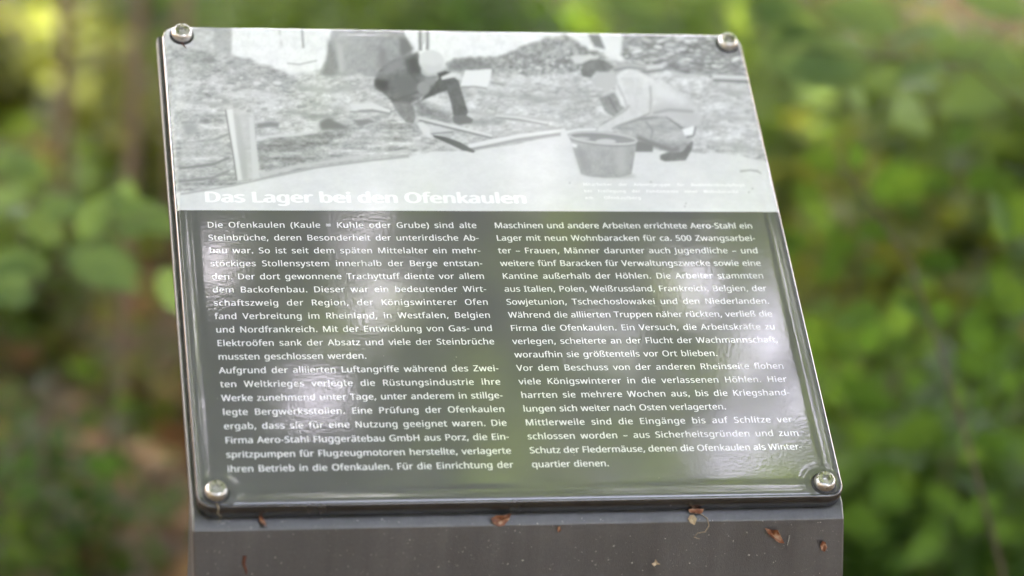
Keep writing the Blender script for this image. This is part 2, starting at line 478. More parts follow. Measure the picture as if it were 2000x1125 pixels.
def draw_picture():
    # pale background at the top, ground, white cloth floor
    paint([(290, 30), (1560, 30), (1560, 140), (290, 140)], 243, 2, FINE, 10)
    paint([(290, 40), (430, 40), (430, 115), (290, 115)], 209, 6, ROUGH, 18)
    paint(A1((330, 40), (432, 40), (428, 225), (335, 215)), 192, 2, ROUGH, 10)
    stroke(A1((813, 40), (824, 182)), 4, 178); stroke(A1((690, 60), (695, 110)), 3, 205, 1.5); stroke(A1((700, 140), (705, 170)), 4, 210, 2)
    stroke(A1((735, 265), (800, 272), (900, 250)), 3, 200, 1)
    # general rubble ground
    paint([(290, 150), (560, 150), (640, 138), (760, 150), (880, 130), (1100, 120), (1560, 120), (1560, 320), (1290, 300), (1000, 320), (800, 315), (290, 380)],
          206, 3, ROUGH, 27, rag=2)
    paint([(290, 60), (330, 88), (400, 97), (440, 106), (480, 114), (520, 129), (556, 141), (588, 160), (560, 176), (470, 186), (290, 205)],
          193, 2.5, ROUGH, 26, grad=(-8, 6), rag=2.2)
    paint(A1((270, 240), (330, 232), (350, 255), (300, 265)), 165, 2); paint(A1((390, 262), (440, 250), (450, 262), (410, 275)), 168, 2)
    # tree stump
    paint([(648, 40), (645, 80), (638, 118), (622, 146), (660, 152), (700, 146), (760, 158), (800, 140), (806, 104), (792, 66), (784, 40)],
          183, 1.6, FINE, 10, grad=(-22, -6), rag=1.2)
    paint(A1((960, 120), (1000, 200), (1030, 300), (1010, 330), (930, 330), (955, 220)), 165, 3, FINE, 10)
    paint(A1((1000, 130), (1040, 180), (1050, 310), (1020, 320), (1010, 200)), 202, 3)
    paint(A2((285, 150), (330, 160), (385, 235), (300, 290), (285, 230)), 152, 2.5); paint(A2((140, 220), (190, 240), (190, 350), (150, 360)), 160, 4)
    # rubble in the middle
    for _ in range(190):
        x = random.uniform(330, 780); y = random.uniform(150, 240)
        r = random.uniform(1.5, 6)
        t = random.choice((178, 186, 196, 214, 222, 218))
        paint([(x + r * 1.7 * math.cos(a) * random.uniform(.7, 1.2), y + r * .7 * math.sin(a) * random.uniform(.7, 1.2)) for a in np.linspace(0, 6.28, 7)[:-1]], t, 1.0)
    for _ in range(230):
        x = random.uniform(880, 1480); y = random.uniform(150, 255)
        r = random.uniform(1.2, 4.2)
        t = random.choice((188, 196, 204, 216, 222))
        paint([(x + r * 2.0 * math.cos(a), y + r * .7 * math.sin(a)) for a in np.linspace(0, 6.28, 7)[:-1]], t, 1.0)
    # mound behind, right
    paint(A2((590, 330), (690, 300), (800, 285), (930, 290), (1050, 250), (1150, 205), (1280, 150), (1340, 150)) + [(1104, 66), (1128, 82), (1165, 102), (1190, 112), (1120, 142), (1050, 150), (960, 140), (900, 136), (876, 132)],
          182, 1.8, FINE, 34, rag=1.6)
    paint(A2((600, 330), (760, 300), (880, 310), (930, 350), (860, 380), (720, 385), (620, 390)), 162, 4, FINE, 16)
    for _ in range(170):
        x = random.uniform(985, 1180); y = random.uniform(82, 142)
        if y < 135 - (x - 985) * 0.36 or y < 60 + abs(x - 1090) * .25 + 14: continue
        r = random.uniform(1, 3.2)
        paint([(x + r * 1.4 * math.cos(a), y + r * .8 * math.sin(a)) for a in np.linspace(0, 6.28, 7)[:-1]], random.choice((150, 160, 215, 225)), 0.9)
    # dump of stones, top right
    paint([(1215, 62), (1470, 62), (1480, 150), (1400, 150), (1330, 142), (1250, 130), (1212, 108)], 176, 2, FINE, 24)
    for k in range(230):
        x = random.uniform(1215, 1470); y = random.uniform(64, 148)
        if y > 112 + (x - 1215) * 0.14 + 10: continue
        r = random.uniform(2.5, 9); t = random.choice((160, 176, 192, 205, 214, 228))
        e = random.uniform(0.35, 0.7); q = random.uniform(-.5, .5)
        P = [(x + r * 1.5 * math.cos(a) * random.uniform(.75, 1.15), y + r * e * math.sin(a) * random.uniform(.75, 1.15) + q * r * math.cos(a)) for a in np.linspace(0, 6.28, 8)[:-1]]
        paint([(px, py + 2.0) for px, py in P], 150, 1.2)
        paint(P, t, 0.8, grad=(0, -18))
    paint(A3((280, 72), (345, 72), (385, 165), (320, 150)), 163, 1.5)
    paint(A3((365, 95), (480, 90), (470, 190), (400, 175)), 243, 3)
    stroke(A3((480, 282), (600, 270), (712, 258)), 9, 216, 1, 165); stroke(A3((985, 318), (1190, 326)), 8, 220, 0.9, 158)
    stroke(A3((420, 265), (520, 250), (610, 262)), 7, 196, 1, 168)
    # trench wall left
    W1 = [(340, 216), (380, 212), (440, 222), (500, 250), (503, 276), (549, 268), (620, 258), (680, 250), (727, 243), (760, 250), (800, 247), (834, 262), (850, 285), (800, 304), (727, 312), (620, 326), (510, 349), (456, 362), (353, 379), (340, 380)]
    paint(W1, 194, 1.8, STRATA, 32, grad=(-6, -10), rag=1.8)
    paint([(503, 278), (549, 270), (620, 261), (727, 246), (795, 258), (845, 270), (835, 284), (790, 293), (700, 302), (600, 314), (508, 336)], 176, 2.5, STRATA, 30, rag=1.5)
    for Y0, t in ((700, 170), (832, 158), (905, 165)):
        stroke(A1((140, Y0 + 10), (250, Y0 - 2), (330, Y0 - 12), (420, Y0 - 50)), 5, t, 1.6)
    paint(A1((150, 700), (400, 690), (410, 760), (300, 800), (150, 820)), 205, 3, STRATA, 22)
    paint(A1((150, 590), (230, 590), (260, 640), (180, 660)), 182, 4)
    stroke(A1((590, 880), (800, 830), (1000, 800), (1200, 770), (1400, 745)), 7, 208, 2); stroke(A1((590, 900), (800, 850), (1100, 815), (1400, 772)), 3, 172, 1.2)
    stroke(A1((570, 610), (640, 600), (690, 605)), 10, 160, 2); stroke(A1((560, 690), (640, 665), (760, 660), (900, 640)), 5, 218, 1.5)
    paint(A1((910, 590), (960, 560), (1040, 600), (1090, 625), (920, 632)), 152, 2.5); paint(A1((1090, 575), (1180, 570), (1230, 590), (1130, 615)), 160, 2)
    paint(A1((1075, 490), (1200, 480), (1300, 525), (1210, 520), (1100, 525)), 224, 1.2); stroke(A1((1080, 532), (1200, 528), (1300, 535)), 3, 168, 1)
    # plank
    paint(A1((395, 518), (450, 512), (500, 525), (548, 560), (585, 897), (460, 912)), 205, 0.9, STRATA, 8)
    paint(A1((398, 520), (436, 516), (462, 720), (492, 905), (460, 910)), 226, 1.2); paint(A1((440, 520), (470, 560), (510, 760), (520, 900), (490, 905), (460, 700)), 194, 2.5)
    paint(A1((525, 560), (548, 562), (584, 895), (545, 900)), 216, 1.5); stroke(A1((396, 520), (440, 780), (458, 910)), 3, 160, 1)
    # white cloth floor
    paint([(290, 384), (353, 379), (456, 362), (510, 350), (620, 327), (727, 313), (800, 306), (850, 296), (905, 296), (940, 290), (1000, 285), (1075, 266), (1100, 265),
           (1250, 290), (1330, 297), (1400, 299), (1445, 305), (1500, 318), (1560, 330), (1560, 425), (290, 425)], 226, 1.4, ROUGH, 4)
    stroke([(353, 380), (456, 363), (510, 351), (620, 328), (727, 314), (800, 307)], 3, 178, 1.4)
    # rubble heap by the shovel
    paint(A2((-280, 905), (-150, 860), (-20, 800), (90, 740), (280, 735), (400, 735), (440, 735), (490, 800), (560, 860), (540, 900), (440, 905), (300, 920), (120, 960), (-60, 965), (-200, 950)), 198, 1.5, STRATA, 34, rag=1.6)
    paint(A2((400, 745), (440, 728), (490, 780), (505, 850), (450, 820)), 224, 1.4)
    # banks and hollows of the loose earth
    for P_, w_, t_ in (([(560, 168), (640, 178), (720, 172)], 8, 184), ([(340, 195), (420, 205), (520, 200)], 7, 182), ([(900, 215), (1000, 232), (1100, 236)], 9, 188), ([(960, 185), (1060, 196), (1150, 188)], 8, 186),
                       ([(1000, 250), (1090, 252), (1150, 262)], 7, 188), ([(1390, 170), (1440, 182), (1490, 184)], 9, 192), ([(1380, 225), (1440, 232), (1500, 240)], 8, 190), ([(1370, 275), (1430, 285), (1500, 296)], 8, 192),
                       ([(640, 200), (700, 212), (740, 208)], 7, 222), ([(1010, 210), (1100, 214)], 9, 222), ([(430, 185), (500, 182), (560, 190)], 8, 218), ([(1400, 205), (1470, 210)], 9, 224), ([(920, 265), (1000, 262)], 6, 220),
                       ([(560, 215), (610, 228), (660, 226)], 9, 172), ([(860, 232), (930, 240), (985, 238)], 10, 176)):
        stroke(P_, [w_ * .4] + [w_] * (len(P_) - 2) + [w_ * .5], t_, 3.2)
    # sticks, shovel
    stroke(A2((940, 690), (1100, 703), (1300, 742)), [3, 5, 4], 222, .8, 170)
    stroke(A2((0, 640), (100, 635), (220, 660)), 6, 224, .9, 170)
    paint(A2((490, 780), (640, 758), (655, 798), (505, 812)), 214, .9); stroke(A2((500, 816), (655, 802)), 3, 165, 1)
    stroke(A2((415, 703), (600, 750), (920, 830)), [6, 6, 4], 226, .7, 160)
    stroke(A2((755, 902), (900, 872), (1100, 832), (1420, 790)) + A3((160, 632), (240, 618), (330, 616)), [8, 9, 7.5, 6.5, 6, 6, 5], 228, .8, 178)
    paint(A2((510, 822), (600, 838), (700, 872), (805, 935), (790, 946), (720, 930), (610, 880), (520, 840)), 138, 0.9, grad=(12, 0))
    # first man, crouching, light cap
    stroke(A2((428, 60), (425, 150), (428, 245)), 7, 166); stroke(A2((478, 60), (475, 240)), 6, 170); stroke(A2((455, 80), (450, 200)), 3, 205)
    paint(A2((395, 560), (500, 640), (640, 660), (650, 740), (560, 720), (400, 690)), 168, 4, ROUGH, 16)
    paint(A2((220, 580), (350, 580), (385, 640), (395, 700), (380, 745), (330, 740), (270, 670)), 160, 1.4, FINE, 10)
    paint(A2((450, 555), (500, 480), (560, 430), (640, 410), (690, 450), (680, 500), (560, 535), (430, 590)), 136, 1.2, FINE, 8)
    paint(A2((600, 480), (690, 450), (722, 560), (755, 665), (742, 700), (655, 700), (635, 600)), 141, 1.1, FINE, 8)
    paint(A2((645, 695), (745, 690), (790, 715), (780, 742), (690, 755), (655, 740)), 150, 1.2)
    paint(A2((108, 470), (125, 410), (165, 352), (240, 308), (330, 284), (412, 250), (432, 330), (470, 395), (540, 425), (520, 480), (470, 545), (370, 605), (240, 598), (165, 535), (118, 500)),
          152, 1.8, ROUGH, 13, grad=(16, -10))
    paint(A2((170, 370), (250, 322), (330, 300), (300, 360), (220, 400), (175, 430)), 166, 5)
    paint(A2((240, 420), (330, 400), (420, 440), (400, 520), (330, 560), (250, 540)), 143, 6)
    stroke(A2((330, 300), (345, 380), (400, 450), (440, 470)), 4, 134, 2.5); stroke(A2((230, 590), (330, 560), (430, 520)), 4, 134, 2)
    stroke(A2((215, 420), (230, 500), (240, 560)), 4, 138, 2.5)
    paint(A2((115, 440), (210, 450), (210, 500), (170, 520), (120, 490)), 122, 3); paint(A2((330, 300), (400, 270), (440, 380), (420, 420), (350, 400)), 128, 4)
    ell(*A2((448, 500))[0], 12, 13, 172, 1.6); paint(A2((455, 430), (540, 425), (520, 470), (470, 490)), 170, 2)
    ell(*A2((485, 385))[0], 15, 11, 196, 1.5)
    ell(*A2((503, 315))[0], 25, 21, 226, 1.0, rot=12); paint(A2((420, 330), (520, 350), (580, 330), (570, 390), (480, 410), (440, 370)), 216, 2.5)
    paint(A2((540, 400), (600, 380), (640, 400), (560, 440)), 128, 1.5)
    paint(A2((570, 425), (640, 395), (685, 400), (670, 425), (575, 445)), 226, 0.9)
    # white bag
    paint(A2((735, 380), (820, 378), (918, 370), (908, 440), (885, 500), (700, 490)), 238, 0.9); stroke(A2((705, 495), (800, 492), (885, 505)), 3, 175, 1.2); stroke(A2((912, 462), (1005, 482)), 4, 178, 1)
    # second man, crouching over the tub
    paint(A3((345, 440), (430, 408), (500, 490), (430, 545), (385, 520)), 170, 1.3, FINE, 14); stroke(A3((400, 430), (450, 520)), 3, 152, 1)
    paint(A3((550, 680), (655, 690), (650, 742), (550, 742)), 156, 1.2)
    paint(A3((690, 760), (760, 735), (800, 700), (878, 680), (870, 730), (835, 790), (720, 797), (690, 785)), 152, 1.2, FINE, 10)
    paint(A3((450, 600), (540, 555), (640, 540), (720, 540), (820, 600), (850, 640), (885, 655), (850, 700), (815, 740), (760, 745), (660, 705), (560, 670), (470, 640)), 190, 1.2, ROUGH, 14)
    stroke(A3((560, 660), (660, 700), (760, 735), (800, 720)), 10, 158, 2.5); stroke(A3((460, 590), (560, 560), (680, 545)), 4, 165, 1.5)
    stroke(A3((610, 570), (650, 620), (640, 670)), 4, 170, 1.5); stroke(A3((720, 540), (790, 590), (830, 620)), 4, 158, 1.2)
    paint(A3((445, 310), (470, 290), (510, 277), (570, 285), (650, 330), (760, 385), (860, 445), (915, 520), (925, 590), (850, 600), (730, 540), (640, 535), (560, 540), (470, 480), (440, 400)),
          219, 1.4, FINE, 9, grad=(-12, -8))
    paint(A3((640, 480), (760, 470), (900, 530), (915, 585), (850, 595), (730, 538), (640, 532)), 204, 5)
    paint(A3((660, 350), (760, 400), (840, 450), (800, 460), (680, 420)), 228, 5)
    stroke(A3((650, 525), (740, 505), (880, 515)), 5, 180, 1.8); stroke(A3((635, 370), (640, 450), (630, 530)), 4, 186, 1.5); stroke(A3((450, 360), (490, 440), (510, 500)), 3, 192, 1.5)
    paint(A3((470, 320), (560, 320), (625, 380), (632, 520), (560, 555), (440, 600), (420, 630), (338, 622), (350, 595), (420, 560), (500, 510), (520, 480)), 218, 1.2, FINE, 8)
    stroke(A3((420, 615), (450, 595), (560, 558), (630, 525)), 3, 176, 1.2); stroke(A3((350, 595), (420, 555), (500, 505), (520, 478)), 2.5, 182, 1.2)
    paint(A3((815, 615), (880, 598), (885, 650), (830, 650)), 240, 1); stroke(A3((840, 660), (880, 650), (893, 600)), 4, 160, 1)
    ell(*A3((380, 345))[0], 25, 15, 205, 1.6); paint(A3((330, 300), (430, 285), (450, 350), (390, 375), (330, 345)), 206, 1.8)
    paint(A3((180, 205), (300, 194), (345, 210), (335, 235), (250, 245), (215, 245)), 222, 1.3)
    paint(A3((243, 285), (258, 240), (300, 222), (345, 218), (390, 235), (432, 262), (400, 292), (330, 288), (305, 325), (255, 318)), 156, 1.3, FINE, 12)
    # tub
    P = [(1050 + (370 + 190 * math.cos(a)) / 2.884, 40 + (664 + 30 * math.sin(a) + 16 * math.cos(a)) / 2.884) for a in np.linspace(0, 2 * math.pi, 40)[:-1]]
    ell(*A3((400, 872))[0], 56, 6, 196, 3, rot=3)
    paint(A3((180, 655), (560, 685), (545, 780), (530, 868), (470, 885), (380, 888), (290, 880), (245, 865), (205, 740)), 186, 0.9, FINE, 9, grad=(-12, -10))
    paint(A3((440, 720), (500, 720), (500, 860), (450, 870)), 196, 6); paint(A3((210, 720), (260, 720), (290, 860), (250, 850)), 176, 5)
    paint(P, 172, 0.8, grad=(0, 18)); ell(*A3((385, 684))[0], 20, 5, 214, 1.2); ell(*A3((250, 668))[0], 16, 3, 205, 1.2)
    for i in range(len(P)): stroke([P[i], P[(i + 1) % len(P)]], 4.0, 212 if i < 20 else 205, .6)
    P2 = [(x, y + 4.0) for x, y in P]
    for i in range(0, 19): stroke([P2[i], P2[i + 1]], 1.8, 168, .8)
    paint(A3((130, 625), (165, 622), (185, 690), (180, 712), (135, 690)), 226, 1.2); paint(A3((190, 690), (225, 700), (220, 720), (195, 712)), 232, 1)
    # odds and ends on the cloth
    stroke(A3((1140, 852), (1200, 845), (1240, 850), (1262, 866)), [4, 3, 4, 2], 186, 1)
    stroke(A3((875, 740), (950, 748)), 3, 190, 1); stroke(A3((1150, 645), (1250, 660)), 4, 186, 2); stroke(A3((900, 610), (1000, 600), (1130, 605)), 4, 190, 2.5)
    stroke(A3((900, 475), (960, 480), (1020, 450)), 4, 196, 2)
    for (x, y) in ((1272, 356), (1470, 369), (1340, 398), (1463, 376), (1113, 358), (1338, 404)): ell(x, y, 1.6, 1.4, 180, .7)
draw_picture()

def tone_to_albedo(t):
    s = np.clip(t, 0, 255) / 255.0
    lin = np.where(s <= 0.04045, s / 12.92, ((s + 0.055) / 1.055) ** 2.4)
    return np.clip((lin - PIC_VEIL) / PIC_GAIN, 0.015, 0.92)
PIC_VEIL, PIC_GAIN = 0.105, 0.90

def build_picture():
    y_lo = (to_panel(363, 414)[1] + to_panel(1520, 411)[1]) / 2
    ins = 0.0012
    y_hi = HEI / 2 - ins
    ny, nx = 250, 760
    ys = y_lo + (y_hi - y_lo) * (1 - (1 - np.linspace(0, 1, ny)) ** 1.0)
    ys = np.r_[ys[:-8], np.linspace(ys[-8], y_hi, 24)[0:]]
    ny = len(ys)
    r = RC - ins
    dy = np.maximum(0, ys - (HEI / 2 - RC))
    hw = WID / 2 - RC + np.sqrt(np.maximum(0, r * r - dy * dy))
    s = np.linspace(-1, 1, nx)
    s = np.sign(s) * (1 - (1 - np.abs(s)) ** 1.12)
    X = hw[:, None] * s[None, :]; Y = np.repeat(ys[:, None], nx, 1)
    # distance to the outline
    qx = np.abs(X) - (WID / 2 - RC); qy = Y - (HEI / 2 - RC)
    dcor = RC - np.hypot(np.maximum(qx, 0), np.maximum(qy, 0))
    d = np.where((qx > 0) & (qy > 0), dcor, np.minimum(WID / 2 - np.abs(X), HEI / 2 - Y))
    Z = prof_z(np.maximum(d, 0.0003)) + 0.00012
    px, py = panel_px(X, Y)
    xi = np.clip(px - CX0, 0, CW - 2); yi = np.clip(py - CY0, 0, CH - 2)
    x0 = xi.astype(int); y0 = yi.astype(int); fx = xi - x0; fy = yi - y0
    t = (CAN[y0, x0] * (1 - fx) + CAN[y0, x0 + 1] * fx) * (1 - fy) + (CAN[y0 + 1, x0] * (1 - fx) + CAN[y0 + 1, x0 + 1] * fx) * fy
    alb = tone_to_albedo(t)
    tint = np.array([0.98, 0.99, 0.99])
    colr = alb[:, None] * tint
    V = np.c_[X.ravel(), Y.ravel(), Z.ravel()]
    i, j = np.meshgrid(np.arange(ny - 1), np.arange(nx - 1), indexing='ij')
    i = i.ravel(); j = j.ravel()
    F = np.c_[i * nx + j, i * nx + j + 1, (i + 1) * nx + j + 1, (i + 1) * nx + j]
    me = np_mesh("printed_photo", V, [F], True, {"tone": colr})
    o = link("printed_photo", me, m_pic, sheet)
    tag(o, "black and white photo of two people digging beside a tub")
    return y_lo
pic_lo = build_picture()

# ------------------------------------------------------------------ lettering
FONT = None
try:
    fp = os.path.join(bpy.utils.system_resource('DATAFILES'), "fonts", "NotoSansHebrew-Regular.woff2")
    if os.path.exists(fp): FONT = bpy.data.fonts.load(fp)          # one of Blender's own fonts
except Exception: FONT = None

_gl = {}
def glyph_mesh(s, size, offset=0.0):
    key = (s, round(offset / size, 5))
    if key in _gl: return _gl[key][0] * size, _gl[key][1]
    cu = bpy.data.curves.new("txt", 'FONT'); cu.body = s; cu.size = 1.0
    if FONT: cu.font = FONT
    cu.fill_mode = 'FRONT'; cu.offset = offset / size; cu.resolution_u = 3
    o = bpy.data.objects.new("txt", cu); col.objects.link(o)
    dg = bpy.context.evaluated_depsgraph_get()
    me = o.evaluated_get(dg).to_mesh()
    V = np.empty(len(me.vertices) * 3, np.float32); me.vertices.foreach_get("co", V)
    F = [tuple(p.vertices) for p in me.polygons]
    o.evaluated_get(dg).to_mesh_clear()
    bpy.data.objects.remove(o); bpy.data.curves.remove(cu)
    _gl[key] = (V.reshape(-1, 3), F)
    return _gl[key][0] * size, F
_cache = {}
def adv(s):
    """advance width of a string at size 1 via sentinel"""
    if s not in _cache:
        a, _ = glyph_mesh("|" + s + "|", 1.0); _cache[s] = float(a[:, 0].max() - a[:, 0].min())
    return _cache[s]
_bar = None
def word_adv(s):
    global _bar
    if _bar is None: _bar = adv("") 
    return adv(s) - _bar
def text_block(name, lines, size, mat, parent, bold, z, stretch=False):
    """lines: (text, x0, x1 or None, y)"""
    VV, FF, n = [], [], 0
    for s, x0, x1, y in lines:
        words = s.split(" ")
        sp = word_adv("n n") - word_adv("nn")
        wd = [word_adv(w_) for w_ in words]
        nat = (sum(wd) + sp * (len(words) - 1)) * size
        nch = sum(len(w_) for w_ in words)
        ls = 0.0; ws = sp * size; kx = 1.0
        if x1 is not None:
            extra = (x1 - x0) - nat
            if extra >= 0 and not stretch:
                ls = extra * 0.42 / nch; ws += extra * 0.58 / max(1, len(words) - 1)
            else:
                kx = (x1 - x0) / nat; ws *= kx
        x = x0
        for w_, a in zip(words, wd):
            if ls > 1e-7:
                cx = x
                for i, ch in enumerate(w_):
                    V, F = glyph_mesh(ch, size)
                    V = V.copy(); V[:, 0] += cx; V[:, 1] += y
                    VV.append(V); FF += [tuple(k + n for k in f) for f in F]; n += len(V)
                    cx = x + word_adv(w_[:i + 1]) * size + ls * (i + 1)
                x += a * size + ls * len(w_) + ws
            else:
                V, F = glyph_mesh(w_, size); V = V.copy()
                V[:, 0] = V[:, 0] * kx + x; V[:, 1] += y
                VV.append(V); FF += [tuple(k + n for k in f) for f in F]; n += len(V)
                x += a * size * kx + ws
    V = np.concatenate(VV); V[:, 2] = z
    V0, F0 = V, list(FF); VV = []; FF = []
    for k, (ox, oy) in enumerate(bold):                # heavier weight: the glyphs stacked a hair apart
        W_ = V0 + [ox, oy, 4e-6 * k]; VV.append(W_); FF += [tuple(i + k * len(V0) for i in f) for f in F0]
    V = np.concatenate(VV)
    me = bpy.data.meshes.new(name); me.from_pydata(V.tolist(), [], FF); me.update()
    return link(name, me, mat, parent)

LEFT = """Die Ofenkaulen (Kaule = Kuhle oder Grube) sind alte
Steinbrüche, deren Besonderheit der unterirdische Ab-
bau war. So ist seit dem späten Mittelalter ein mehr-
stöckiges Stollensystem innerhalb der Berge entstan-
den. Der dort gewonnene Trachyttuff diente vor allem
dem Backofenbau. Dieser war ein bedeutender Wirt-
schaftszweig der Region, der Königswinterer Ofen
fand Verbreitung im Rheinland, in Westfalen, Belgien
und Nordfrankreich. Mit der Entwicklung von Gas- und
Elektroöfen sank der Absatz und viele der Steinbrüche
mussten geschlossen werden.
Aufgrund der alliierten Luftangriffe während des Zwei-
ten Weltkrieges verlegte die Rüstungsindustrie ihre
Werke zunehmend unter Tage, unter anderem in stillge-
legte Bergwerksstollen. Eine Prüfung der Ofenkaulen
ergab, dass sie für eine Nutzung geeignet waren. Die
Firma Aero-Stahl Fluggerätebau GmbH aus Porz, die Ein-
spritzpumpen für Flugzeugmotoren herstellte, verlagerte
ihren Betrieb in die Ofenkaulen. Für die Einrichtung der""".split("\n")
RIGHT = """Maschinen und andere Arbeiten errichtete Aero-Stahl ein
Lager mit neun Wohnbaracken für ca. 500 Zwangsarbei-
ter – Frauen, Männer darunter auch Jugendliche – und
weitere fünf Baracken für Verwaltungszwecke sowie eine
Kantine außerhalb der Höhlen. Die Arbeiter stammten
aus Italien, Polen, Weißrussland, Frankreich, Belgien, der
Sowjetunion, Tschechoslowakei und den Niederlanden.
Während die alliierten Truppen näher rückten, verließ die
Firma die Ofenkaulen. Ein Versuch, die Arbeitskräfte zu
verlegen, scheiterte an der Flucht der Wachmannschaft,
woraufhin sie größtenteils vor Ort blieben.
Vor dem Beschuss von der anderen Rheinseite flohen
viele Königswinterer in die verlassenen Höhlen. Hier
harrten sie mehrere Wochen aus, bis die Kriegshand-
lungen sich weiter nach Osten verlagerten.
Mittlerweile sind die Eingänge bis auf Schlitze ver-
schlossen worden – aus Sicherheitsgründen und zum
Schutz der Fledermäuse, denen die Ofenkaulen als Winter-
quartier dienen.""".split("\n")
xl0 = (to_panel(405, 447)[0] + to_panel(444, 926)[0]) / 2
xl1 = (to_panel(933, 445)[0] + to_panel(1003, 915)[0]) / 2
xr0 = (to_panel(966, 444)[0] + to_panel(1038, 910)[0]) / 2
xr1 = (to_panel(1472, 443)[0] + to_panel(1566, 880)[0]) / 2
yl0 = to_panel(405, 447)[1]; yl1 = to_panel(444, 925.5)[1]
yr0 = to_panel(966, 443.5)[1]; yr1 = to_panel(1038, 910)[1]
y0, y1 = (yl0 + yr0) / 2, (yl1 + yr1) / 2
step = (y0 - y1) / 18
print("TEXT", xl0, xl1, xr0, xr1, yl0, yl1, yr0, yr1, step)
SHORT = {10: None}
def lines_of(L, xa, xb, short):
    out = []
    for i, s in enumerate(L):
        out.append((s, xa, short.get(i, xb), y0 - step * i))
    return out
FS = step * 0.765
shl = {10: to_panel(717, 700)[0]}
shr = {10: to_panel(1402, 692)[0], 14: to_panel(1419, 798)[0], 18: to_panel(1190, 908)[0]}
text_block("text_column", lines_of(LEFT, xl0, xl1, shl), FS, m_white, sheet, [(-.00006, 0), (.00006, 0)], 0.00015)
text_block("text_column", lines_of(RIGHT, xr0, xr1, shr), FS, m_white, sheet, [(-.00006, 0), (.00006, 0)], 0.00015)
hx0, hy = to_panel(399, 395); hx1 = to_panel(1029, 391)[0]
text_block("heading", [("Das Lager bei den Ofenkaulen", hx0, hx1, hy)], step * 1.42, m_head, sheet, [(-.0008, 0), (.0008, 0), (0, .0003), (0, -.0003), (-.0004, .0001), (.0004, .0001)], 0.00023, True)
c0 = to_panel(1139, 363); c1 = to_panel(1141, 376); c2 = to_panel(1143, 389)
text_block("caption", [("Mitarbeiter der Arbeitsgruppe für Bodendenkmalpflege", c0[0], to_panel(1455, 362)[0], c0[1]),
                       ("bei Freilegung der Fundamente einer Wohnbaracke", c1[0], to_panel(1443, 376)[0], c1[1]),
                       ("am Ofenkaulberg", c2[0], to_panel(1253, 389)[0], c2[1])], step * 0.40, m_head, sheet, [(-.00012, 0), (.00012, 0), (0, .00005)], 0.00023)

# ------------------------------------------------------------------ screws
def build_screw(x, y, rot):
    n = 48; th = np.linspace(0, 2 * np.pi, n, endpoint=False)
    star = lambda r0, k: r0 * (1 + k * np.cos(6 * (th + rot)))
    rings = [(np.full(n, 0.0066), 0.0008), (np.full(n, 0.0068), 0.0014), (np.full(n, 0.0067), 0.0021), (np.full(n, 0.0062), 0.0034),
             (np.full(n, 0.0055), 0.0044), (np.full(n, 0.0049), 0.0048), (np.full(n, 0.0042), 0.0049),
             (star(0.0026, 0.20), 0.00488), (star(0.00255, 0.20), 0.0047), (star(0.0025, 0.20), 0.0024), (np.full(n, 0.0012), 0.0022)]
    V = np.concatenate([np.c_[r * np.cos(th), r * np.sin(th), np.full(n, z * 1.3)] for r, z in rings])
    V = np.r_[V, [[0, 0, 0.0029]]]
    i, j = np.meshgrid(np.arange(len(rings) - 1), np.arange(n), indexing='ij'); i = i.ravel(); j = j.ravel(); j2 = (j + 1) % n
    F = np.c_[i * n + j, i * n + j2, (i + 1) * n + j2, (i + 1) * n + j]
    k = (len(rings) - 1) * n; jj = np.arange(n)
    T = np.c_[k + jj, k + (jj + 1) % n, np.full(n, len(V) - 1)]
    me = np_mesh("screw", V, [F, T])
    o = link("screw", me, m_steel, sign, Lpanel @ Matrix.Translation((x, y, 0)))
    e = o.modifiers.new("es", 'EDGE_SPLIT'); e.split_angle = R(50)
    wr = [(0.0060, -0.0002), (0.0079, -0.0002), (0.0081, 0.0004), (0.0077, 0.0011), (0.0064, 0.0011)]
    V = np.concatenate([np.c_[r * np.cos(th), r * np.sin(th), np.full(n, z)] for r, z in wr])
    i, j = np.meshgrid(np.arange(len(wr) - 1), np.arange(n), indexing='ij'); i = i.ravel(); j = j.ravel(); j2 = (j + 1) % n
    link("washer", np_mesh("washer", V, [np.c_[i * n + j, i * n + j2, (i + 1) * n + j2, (i + 1) * n + j]]), m_rubber, o)
for k, (x, y) in enumerate(SCREWS): build_screw(x, y, [0.2, 0.9, 0.5, 0.1][k])

# ------------------------------------------------------------------ small debris caught on the sign
m_brown, nt, b = newmat("brown_leaf_scrap")
a_ = node(nt, "ShaderNodeAttribute", attribute_name="var")
f_ = math_(nt, 'ADD', math_(nt, 'MULTIPLY', a_.outputs["Fac"], 0.5), math_(nt, 'MULTIPLY', noise(nt, coords(nt), 260, 3), 0.6))
nt.links.new(ramp(nt, f_, [(0.3, (0.085, 0.026, 0.010)), (0.55, (0.20, 0.075, 0.030)), (0.85, (0.44, 0.31, 0.20))]), b.inputs["Base Color"]); b.inputs["Roughness"].default_value = 0.6
m_tan, nt, b = newmat("tan_fibre")
nt.links.new(ramp(nt, noise(nt, coords(nt), 300, 3), [(0.3, (0.26, 0.18, 0.09)), (0.7, (0.50, 0.42, 0.27))]), b.inputs["Base Color"]); b.inputs["Roughness"].default_value = 0.8
m_web, nt, b = newmat("pale_dust")
nt.links.new(ramp(nt, noise(nt, coords(nt), 500, 2), [(0.3, (0.26, 0.25, 0.22)), (0.7, (0.50, 0.48, 0.42))]), b.inputs["Base Color"]); b.inputs["Roughness"].default_value = 0.9
yf = np.array([-wW[1], wW[0], 0.0])                    # horizontal, away from the viewer (front face normal is -yf)
